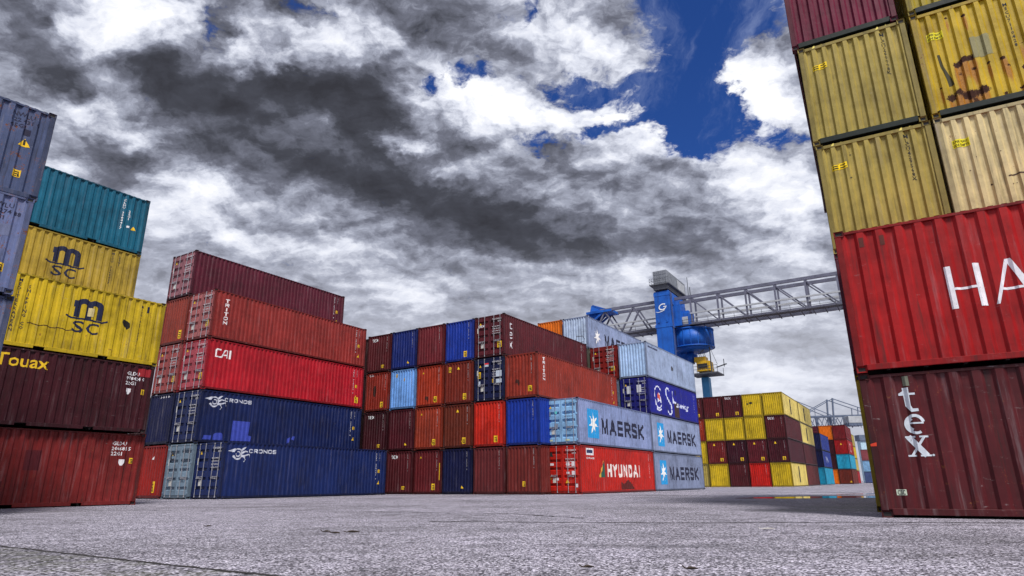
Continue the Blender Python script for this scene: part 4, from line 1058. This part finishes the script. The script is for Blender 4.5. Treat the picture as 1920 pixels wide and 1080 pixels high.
RUST = [(.70, 1.24, .10, 1.), (.86, 1.34, .10, 1.), (1.02, 1.36, .09, .9), (.72, 1.0, .08, .7), (1.0, 1.05, .08, .7), (.45, .42, .12, 1.), (.62, .55, .10, .8), (.80, .40, .14, 1.1), (1.08, .45, .14, 1.1), (1.28, 1.1, .05, .9), (1.55, 1.12, .07, 1.), (1.62, .9, .06, .8), (1.88, .75, .09, .8), (1.95, 1.4, .06, .6), (2.16, 1.2, .12, .9), (2.2, .8, .14, .9), (.30, .75, .04, .8), (1.05, 2.5, .05, 1.), (.72, 2.58, .05, .8), (1.45, .25, .06, .9), (1.75, .3, .07, .8), (.9, .18, .1, .7)]
RM = rusted_material('rust_eaten_yellow_paint', RUST)
me = yb.endp.data.copy(); me.materials.clear(); me.materials.append(RM); yb.endp.data = me
mark(yb, 'stain', lambda: Art().stroke([(.40, 1.62), (.42, 1.3), (.50, .95), (.52, .75)], .06, .10), 'end', (.04, .035, .012), .0035)
mark(ya, 'rust_stain', lambda: rustspots(Art(), [(1.5, .35, .08, 10), (.4, .4, .2, 5), (.9, 1.5, .4, 5), (1.7, 1.0, .2, 6), (1.3, .9, .1, 4)]).stroke([(1.1, 1.15), (1.3, 1.18), (1.5, 1.13), (1.8, 1.17), (2.2, 1.15)], .03), 'end', (.06, .03, .02), .0045)
mark(y3, 'rust_stain', lambda: rustspots(Art(), [(.66, 1.85, .03, 3), (.7, 2.5, .02, 3)]), 'end', (.06, .05, .03), .0045)
mark(t, 'paint_smear', lambda: Art().poly([(.012, 1.24), (.11, 1.24), (.115, 1.31), (.01, 1.28)]), 'side', (.62, .05, .02), .003)

# ------------------------------------------------------------------ mid distance: yellow and maroon block
YE = 58.25; aE, bE = dirv(YE); E0 = Vector((34.18, 80.62)); GE = 'containers of the distant yellow and maroon block'
ROWS = {3: [(YELLOW, 'yellow end at the near top corner'), (YELLOW, 'yellow end with a dark spot, top row'), (MAROON, 'maroon end with white lettering, top row'), ((.15, .014, .020), 'red maroon end, top row, left of the lettered one'), (MAROON, 'maroon end sliver, top row, farthest left')],
        2: [(MAROON, 'maroon end with white lettering at the near corner, third level'), (YELLOW, 'yellow end, third level, next to the lettered maroon corner'), (YELLOW, 'yellow end, middle of three in the third level'), (YELLOW, 'yellow end, left of three in the third level'), (ORRED, 'orange-red end sliver, third level')],
        1: [((.09, .008, .022), 'dark wine end at the near corner, second level'), (WINE, 'wine red end, second level, second from the corner'), ((.07, .006, .022), 'dark purple end, second level'), ((.20, .020, .022), 'red brown end, second level'), (YELLOW, 'yellow end sliver, second level')],
        0: [(YELLOW, 'yellow end at the near corner on the ground'), ((.60, .018, .010), 'bright red end on the ground'), (MAROON, 'maroon end on the ground left of the bright red one'), (YELLOW, 'yellow end on the ground left of the maroon one'), (OLIVEY, 'dull yellow end sliver on the ground')]}
for lv, row in ROWS.items():
    for k, (col, d) in enumerate(row):
        p = E0 + bE * 2.535 * k
        o = container('%s of the distant block' % d, p.x, p.y, YE, lv * HC, L40, HC, col, .25, far=True, group=GE)
        if col != YELLOW and col != OLIVEY: end_serial(o, k % 3, .80, (.62, .58, .62))
        if 'lettering' in d: mark(o, 'lettering', lambda: Art().text('tex', .35, 2.36, .80, .36), 'end', (.66, .66, .72))
        if lv in (1, 3) and col != YELLOW: sticker(o, 1.75, .5, .36, .40)
        if lv == 1: tri_sticker(o, .9, 2.4, .16)
        if 'dark spot' in d: mark(o, 'scorch_mark', lambda: Art().disc(.62, 1.6, .12).disc(1.05, 1.7, .2, 10, .16), 'end', (.03, .03, .02))
        if k == 0 and col == YELLOW:
            mark(o, 'lettering', lambda: Art().rect(5.4, .5, 6.2, 2.5), 'side', (.03, .03, .03)); o.side.color = PALEY + (.4,)  # long side paler than its end: glancing sky reflection put into the colour
SEC = {3: (OLIVEY, 'pale yellow long side, top level'), 2: (CREAMY, 'cream yellow long side, third level'), 1: (MAROON, 'maroon long side, second level'), 0: ((.16, .030, .030), 'dusty maroon long side on the ground')}
q = E0 + aE * 12.55
for lv, (col, d) in SEC.items():
    o = container('%s, behind the near corner of the distant block' % d, q.x, q.y, YE, lv * HC, L40, HC, col, .3, far=True, group=GE)
    if lv > 1: mark(o, 'lettering', lambda: Art().rect(5.0, .5, 5.9, 2.4), 'side', (.03, .03, .03)); o.side.color = PALEY + (.4,)  # pale side colour includes the painted glancing sky reflection

# far bays
GF = 'containers of the farthest bays'
def fbox(lab, p, lv, col, **kw): return container(lab, p.x, p.y, YE, lv * HC, L40, HC, col, .2, far=True, group=GF, **kw)
F1 = Vector((53.6, 113.)); F2 = Vector((67.5, 131.)); F3 = Vector((79.6, 153.)); F4 = Vector((96., 175.))
fbox('cyan container on the ground under the dark blue ones, far bay', F1, 0, CYAN)
o = fbox('dark blue container, lower of two on the cyan one, far bay', F1, 1, NAVYC); mark(o, 'lettering', lambda: Art().stroke([(4.2, 1.9), (5.2, .9)], .35, .2).stroke([(5.4, 1.8), (7.4, 1.0)], .4, .2), 'side', (.4, .44, .6)); o.side.color = (.012, .030, .20, .2)
o = fbox('dark blue container, upper of two on the cyan one, far bay', F1, 2, NAVYC); o.side.color = (.012, .030, .20, .2)
for k, L in enumerate((((.20, .035, .020), (.03, .40, .60), (.40, .010, .014), (.22, .014, .022)), (ORANGE, DMAROON, DMAROON, ORANGE), (MAROON, MAROON, MAROON, (.14, .02, .04)))):
    for lv, col in enumerate(L):
        nm = [['brown', 'light cyan', 'red', 'maroon'], ['orange', 'dark maroon', 'deep maroon', 'bright orange'], ['dull maroon', 'dull maroon', 'dull maroon', 'purple maroon']][k][lv]
        hid = k == 2 and lv < 3
        o = fbox('%s container %s, far bay beyond the dark blue ones' % (nm, 'out of sight' if hid else ('on the ground', 'on the second level', 'on the third level', 'on the top level')[lv]), F2 + bE * 2.54 * k, lv, col, end='door' if k == 2 and lv == 3 else 'wall')
        if (k, lv) in ((0, 2), (0, 0)): tri_sticker(o, 1.2 if lv else 2.0, 2.0 if lv else .5, .2)
        if (k, lv) == (0, 2): mark(o, 'lettering', lambda: Art().arc(5.5, 1.4, .8, 40, 320, .3), 'side', (.7, .5, .52))
for lv, (col, nm) in enumerate(((RED, 'red container on the ground'), (PALEY, 'pale yellow container on the second level'), (YELLOW, 'bright yellow container on the third level'), (OLIVEY, 'olive yellow container on the top level'))):
    fbox('%s, slim stack past the cyan one' % nm, F3, lv, col, end='door' if lv == 0 else 'wall')
for lv, (col, nm) in enumerate((((.10, .14, .30), 'slate blue container on the ground'), (ICE, 'ice blue container on the second level'), ((.34, .10, .12), 'dusty pink container on the third level'))):
    fbox('%s, last stack before the near right edge' % nm, F4, lv, col)

# ------------------------------------------------------------------ the big blue crane
eX, nX = Vector((.848, -.53, 0)).normalized(), Vector((.53, .848, 0)).normalized()
def crane_space(origin): return Matrix(((eX.x, nX.x, 0, origin[0]), (eX.y, nX.y, 0, origin[1]), (0, 0, 1, 0), (0, 0, 0, 1)))
cr = thing('gantry_crane', 'big blue gantry crane with grey lattice boom behind the central block', 'crane', (24.55, 98.2, 0), math.degrees(math.atan2(eX.y, eX.x)))
# local frame: x along the boom towards the right, y away from the yard, z up
def cpart(name, b, mat, parent=None, **kw): return part(name, b.mesh(name, mat, **kw) if not isinstance(mat, tuple) else b.mesh(name, *mat), parent or cr)
PX0, PX1 = -1.32, 1.18
b = MB(); b.box(PX0, PX1, -.75, .75, 0, 30.2, .05); b.box(PX0 - .12, PX1 + .12, -.80, .80, 24.2, 24.7); b.box(PX0 - .05, PX1 + .05, -.79, .79, 29.4, 30.0)
pylon = cpart('pylon', b, CRANEB)
b = MB(); b.box(PX0, PX1, 6.2, 7.6, 0, 30.2, .05); cpart('pylon', b, CRANEB)
b = MB(); b.box(PX0 + .2, PX1 - .15, .75, 6.2, 27.9, 30.3); b.box(PX1 - .2, PX1 + .5, .8, 6.0, 27.2, 28.6)
b.bar((PX1 - .2, 1., 28.4), (PX1 + 1.6, 3.2, 25.0), .9, .5); b.bar((PX1 - .2, 5.6, 28.4), (PX1 + 1.6, 3.6, 25.0), .9, .5); b.box(PX1 + .4, PX1 + 2.2, 1.6, 4.6, 24.6, 27.0); b.box(PX1 - .1, PX1 + 1.2, .78, 2.4, 24.5, 28.0)
cpart('cross_head', b, CRANEB)
b = MB()
for x in (-.75, .62): b.box(x - .16, x + .16, -.86, -.801, 25.0, 25.6)
cpart('bracket', b, CRANEB, pylon)
b = MB(); lx = PX1 + .02
for y in (-.35, .15): b.bar((lx + .12, y, 1.), (lx + .12, y, 30.), .05)
z = 1.2
while z < 30: b.bar((lx + .12, -.35, z), (lx + .12, .15, z), .035); z += .45
cpart('ladder', b, CRANEG, pylon)
# slanting G mark painted on the pylon
art = Art(); art.arc(0, 0, .56, 50, 325, .17, .20, 20, .46).stroke([(.12, .02), (.60, .02), (.50, -.30)], .17).stroke([(-1.0, -.72), (-.5, -.85), (.1, -.70), (.45, -.52)], .05, .14)
b = MB()
for f in art.f: b.poly([(art.v[i][0] + .25 * art.v[i][1], -.806, 27.55 + art.v[i][1]) for i in f])
part('logo', b.mesh('logo', MARK), pylon, (.75, .80, .85, 1))
# machine house on top, with its walkway
b = MB(); b.box(-1.28, 1.02, -.6, 9.2, 31.45, 33.75, .03)
for k in range(7): b.box(-1.28 + .05 + k * .345, -1.28 + .12 + k * .345, -.66, -.601, 31.5, 33.65)
for z in (31.75, 32.4, 33.1): b.box(-1.25, .99, -.645, -.602, z, z + .10)
for k in range(26): b.box(1.021, 1.07, -.4 + k * .36, -.24 + k * .36, 31.5, 33.65)
house = cpart('machine_house', b, plain('machine_house_grey', (.22, .24, .28), .5, .1, .3, 1.))
b = MB(); b.box(1.075, 1.12, 4.6, 8.4, 31.6, 33.3); cpart('panel', b, CRANEL, house)
b = MB(); b.box(-1.75, 1.5, -1.35, 9.5, 31.2, 31.38); b.box(-1.2, 1.1, -1.0, 9., 30.45, 31.199)
for x in [-1.72 + .45 * k for k in range(8)]: b.bar((x, -1.33, 31.38), (x, -1.33, 32.3), .04)
for z in (31.85, 32.3): b.bar((-1.74, -1.33, z), (1.48, -1.33, z), .04); b.bar((-1.73, -1.33, z), (-1.73, 6, z), .04)
b.bar((1.5, 9.2, 30.4), (1.5, 9.2, 35.0), .09); b.bar((2.3, 7.5, 28), (2.3, 7.5, 32.6), .12)
cpart('walkway', b, plain('walkway_steel', (.10, .11, .13), .6, .1), house)
# the lattice boom
TZ, BZ, Y0, Y1 = 29.45, 24.9, 2.5, 5.3
XL, XR = -15.5, 44.
for yy in (Y0, Y1):
    b = MB(); b.box(XL + 3.2, XR, yy - .17, yy + .17, TZ - .24, TZ + .24); cpart('top_chord', b, CRANEG)
    b = MB(); b.box(XL, XR, yy - .2, yy + .2, BZ - .22, BZ + .22); cpart('bottom_chord', b, CRANEG)
    b = MB(); b.bar((XL, yy, BZ + 1.75), (XR, yy - .3, BZ + 1.75), .20, .24); cpart('handrail', b, CRANEL)
x = 3.6; n = 0
while x < XR - .5:
    for yy in (Y0, Y1):
        b = MB(); b.bar((x, yy, BZ), (x, yy, TZ), .26)
        cpart('brace', b, CRANEG)
        b = MB(); b.bar((x, yy, TZ - .2), (x + 4.1, yy, BZ + .2), .19); cpart('brace', b, CRANEG)
    b = MB(); b.bar((x, Y0, TZ), (x, Y1, TZ), .22); b.bar((x, Y0, BZ), (x, Y1, BZ), .26); cpart('cross_tie', b, CRANEG)
    x += 4.3
for x0 in (-6.2, -11.4):
    for yy in (Y0, Y1):
        for dx in (-2.4, 2.4):
            b = MB(); b.bar((x0, yy, TZ - .2), (x0 + dx, yy, BZ + .2), .24); cpart('brace', b, CRANEG)
b = MB(); b.box(XL, XR, Y0 - 1.5, Y0 - .3, BZ - .48, BZ - .40)
k = XL
while k < XR: b.box(k, k + .12, Y0 - 1.5, Y1 + .2, BZ - .40, BZ - .29); k += 1.6
for z in (.35, .75): b.bar((XL, Y0 - 1.48, BZ + z - .3), (XR, Y0 - 1.48, BZ + z - .3), .05)
k = XL
while k < XR: b.bar((k, Y0 - 1.48, BZ - .4), (k, Y0 - 1.48, BZ + .45), .05); k += 2.0
cpart('walkway', b, plain('walkway_grating', (.045, .045, .06), .7, 0.))
b = MB()
for yy in (Y0, Y1):
    b.bar((XL + .3, yy, BZ), (XL + 1.2, (Y0 + Y1) / 2, TZ + 1.5), .42); b.bar((XL + 1.2, (Y0 + Y1) / 2, TZ + 1.5), (XL + 4.2, yy, TZ + .1), .38); b.bar((XL + 4.2, yy, TZ), (XL + .4, yy, BZ + 2.), .3)
b.poly([(XL + 1.25, Y0 + 1, TZ + 1.3), (XL + .5, Y0 + .2, BZ + 2.), (XL + 3.6, Y0 + .2, TZ)]); b.poly([(XL + 1.25, Y1 - 1, TZ + 1.3), (XL + 3.6, Y1 - .2, TZ), (XL + .5, Y1 - .2, BZ + 2.)]); b.box(XL + .6, XL + 5.4, Y0 - .3, Y1 + .3, TZ - .35, TZ + .05)
cpart('end_frame', b, CRANEB)
for xx in (XL + 1.5, XR - 1.):
    for yy in (Y0, Y1):
        b = MB(); b.bar((xx, yy, 0), (xx, yy, BZ - .28), .9); cpart('leg', b, LEGB)
# slewing drum, cabin and spreader under the boom
DX, DY = 2.9, 4.4
b = MB()
b.tube((DX, DY, 21.3), (DX, DY, 24.0), 3.25, 40); b.tube((DX, DY, 20.7), (DX, DY, 21.3), 2.3, 40, 3.15); b.tube((DX, DY, 24.0), (DX, DY, 24.2), 3.36, 40); b.tube((DX, DY, 21.2), (DX, DY, 21.36), 3.33, 40)
for k in range(18):
    t_ = 2 * math.pi * k / 18; b.box(DX + 3.25 * math.cos(t_) - .04, DX + 3.25 * math.cos(t_) + .04, DY + 3.25 * math.sin(t_) - .04, DY + 3.25 * math.sin(t_) + .04, 21.36, 23.99)
cpart('slewing_drum', b, CRANEB)
b = MB(); b.box(DX - 1.7, DX + .6, DY - 3.1, DY - 1.95, 24.25, 26.6, .05); cab = cpart('control_cabin', b, CRANEB)
b = MB(); b.box(DX - 1.1, DX + .4, DY - 3.14, DY - 3.09, 24.7, 25.95); cpart('window', b, CRANEL, cab)
b = MB(); b.tube((DX - .6, DY, 18.8), (DX - .6, DY, 20.7), .55, 16); b.bar((DX - 2.2, DY, 20.3), (DX + .4, DY, 19.9), .6); cpart('hoist_column', b, CRANEB)
b = MB(); b.box(DX + .5, DX + 2.6, DY - 1.1, DY + 1.0, 17.3, 18.9, .06); b.box(DX + .1, DX + 1.9, DY - .8, DY + .8, 18.9, 19.7, .05)
for k in range(4): b.box(DX + .55 + k * .62, DX + .63 + k * .62, DY - 1.16, DY - 1.101, 17.4, 18.8)
ycab = cpart('operator_cabin', b, CRANEY)
b = MB(); b.box(DX + .65, DX + 2.2, DY - 1.22, DY - 1.165, 17.8, 18.5); cpart('window', b, BLACK, ycab)
b = MB(); b.box(DX - .4, DX + 3.9, DY - 1.9, DY + 1.9, 16.75, 16.95)
for x in (DX - .35, DX + 1., DX + 2.4, DX + 3.85): b.bar((x, DY - 1.85, 16.95), (x, DY - 1.85, 18.), .06); b.bar((x, DY + 1.85, 16.95), (x, DY + 1.85, 18.), .06)
for z in (17.5, 18.0): b.bar((DX - .35, DY - 1.85, z), (DX + 3.85, DY - 1.85, z), .06)
b.bar((DX + 2.7, DY - .8, 16.9), (DX + 2.7, DY - .8, 21.2), .14); b.bar((DX + 3.3, DY, 17.9), (DX + 4.9, DY, 18.3), .16); b.bar((DX + 4.5, DY, 17.9), (DX + 4.5, DY, 19.1), .10); b.bar((DX + 1.0, DY - 1.2, 20.), (DX + 2.5, DY - 1.0, 21.2), .12)
cpart('service_platform', b, plain('platform_steel', (.07, .075, .09), .6, .1), ycab)
b = MB()
for x, y in ((1.0, -.6), (1.7, -.6), (1.0, .5), (1.7, .5)): b.tube((DX + x, DY + y, 19.6), (DX + x * .7, DY + y, 21.3), .035, 6)
b.bar((DX + 2.9, DY - 2.2, 21.4), (DX + 4.0, DY - 2.2, 18.0), .05); b.bar((DX - 3.0, DY - 1.5, 24.3), (DX - 3.0, DY - 1.5, 26.), .06)
cpart('hoist_cable', b, BLACK)
b = MB(); b.box(DX + .4, DX + 1.55, DY + 1.2, DY + 2.6, 0, 16.7, .05); cpart('leg', b, LEGB)

# far lattice crane over the last bays
fc = thing('lattice_crane', 'distant blue lattice crane with pointed mast above the far bays', 'crane', (109., 220., 0))
def fp(name, b, mat=FARB, parent=None): return part(name, b.mesh(name, mat), parent or fc)
O = Vector((109., 220., 0))
def L(x, z, y=220.): return Vector((x, y, z)) - O
for yy in (219., 223.):
    b = MB(); b.bar(L(109.3, 19, yy), L(110.07, 27.9, yy), 0.45); fp('mast', b)
    b = MB(); b.bar(L(110.07, 27.7, yy), L(103.46, 24.34, yy), 0.24); b.bar(L(103.46, 24.34, yy), L(100.2, 22.2, yy), 0.24); fp('stay', b)
    b = MB(); b.bar(L(110.07, 27.7, yy), L(118.24, 24.75, yy), 0.24); b.bar(L(118.24, 24.75, yy), L(118.0, 22.2, yy), 0.24); b.bar(L(118.24, 24.75, yy), L(126., 21.9, yy), 0.22); fp('stay', b)
    b = MB(); b.bar(L(96., 27.6, yy), L(108.8, 22.1, yy), 0.22); b.bar(L(103.46, 24.34, yy), L(103.3, 21.8, yy), 0.16); fp('stay', b)
    b = MB(); b.bar(L(90, 21.5, yy), L(132, 22.3, yy), 0.42); fp('girder', b)
    b = MB()
    for k in range(6): b.bar(L(101.5 + k * 3.2, 18.2, yy), L(103.1 + k * 3.2, 21.6, yy), 0.18); b.bar(L(103.1 + k * 3.2, 21.6, yy), L(104.7 + k * 3.2, 18.2, yy), 0.18)
    fp('lattice', b)
for xx in (104.5, 109.3, 131.):
    b = MB(); b.bar(L(xx, 0, 221.), L(xx, 21.6, 221.), 0.72); fp('leg', b)
b = MB(); b.box(5.2, 9.8, -1.6, 2.4, 19.4, 21.7, .1)
house = fp('machine_house', b, CRANEL)
b = MB(); b.box(5.0, 10., -1.8, 2.6, 18.5, 19.3)
for k in range(4): b.box(5.3 + k * 1.2, 5.8 + k * 1.2, -1.9, -1.801, 18.6, 19.2)
fp('trolley', b, FARB, house)
sc2 = thing('cabin_tower', 'far off pale blue tower with dark blue cabin beside the last stack', 'tower', (107.4, 200, 0))
b = MB(); b.box(-.9, .9, -1, 1, 0, 12.3, .05); part('shaft', b.mesh('shaft', plain('pale_blue_paint', (.42, .60, .72), .5)), sc2)
b = MB(); b.box(-1.2, 1.3, -1.4, 1.4, 12.3, 14.1, .05); part('cabin', b.mesh('cabin', FARB), sc2)
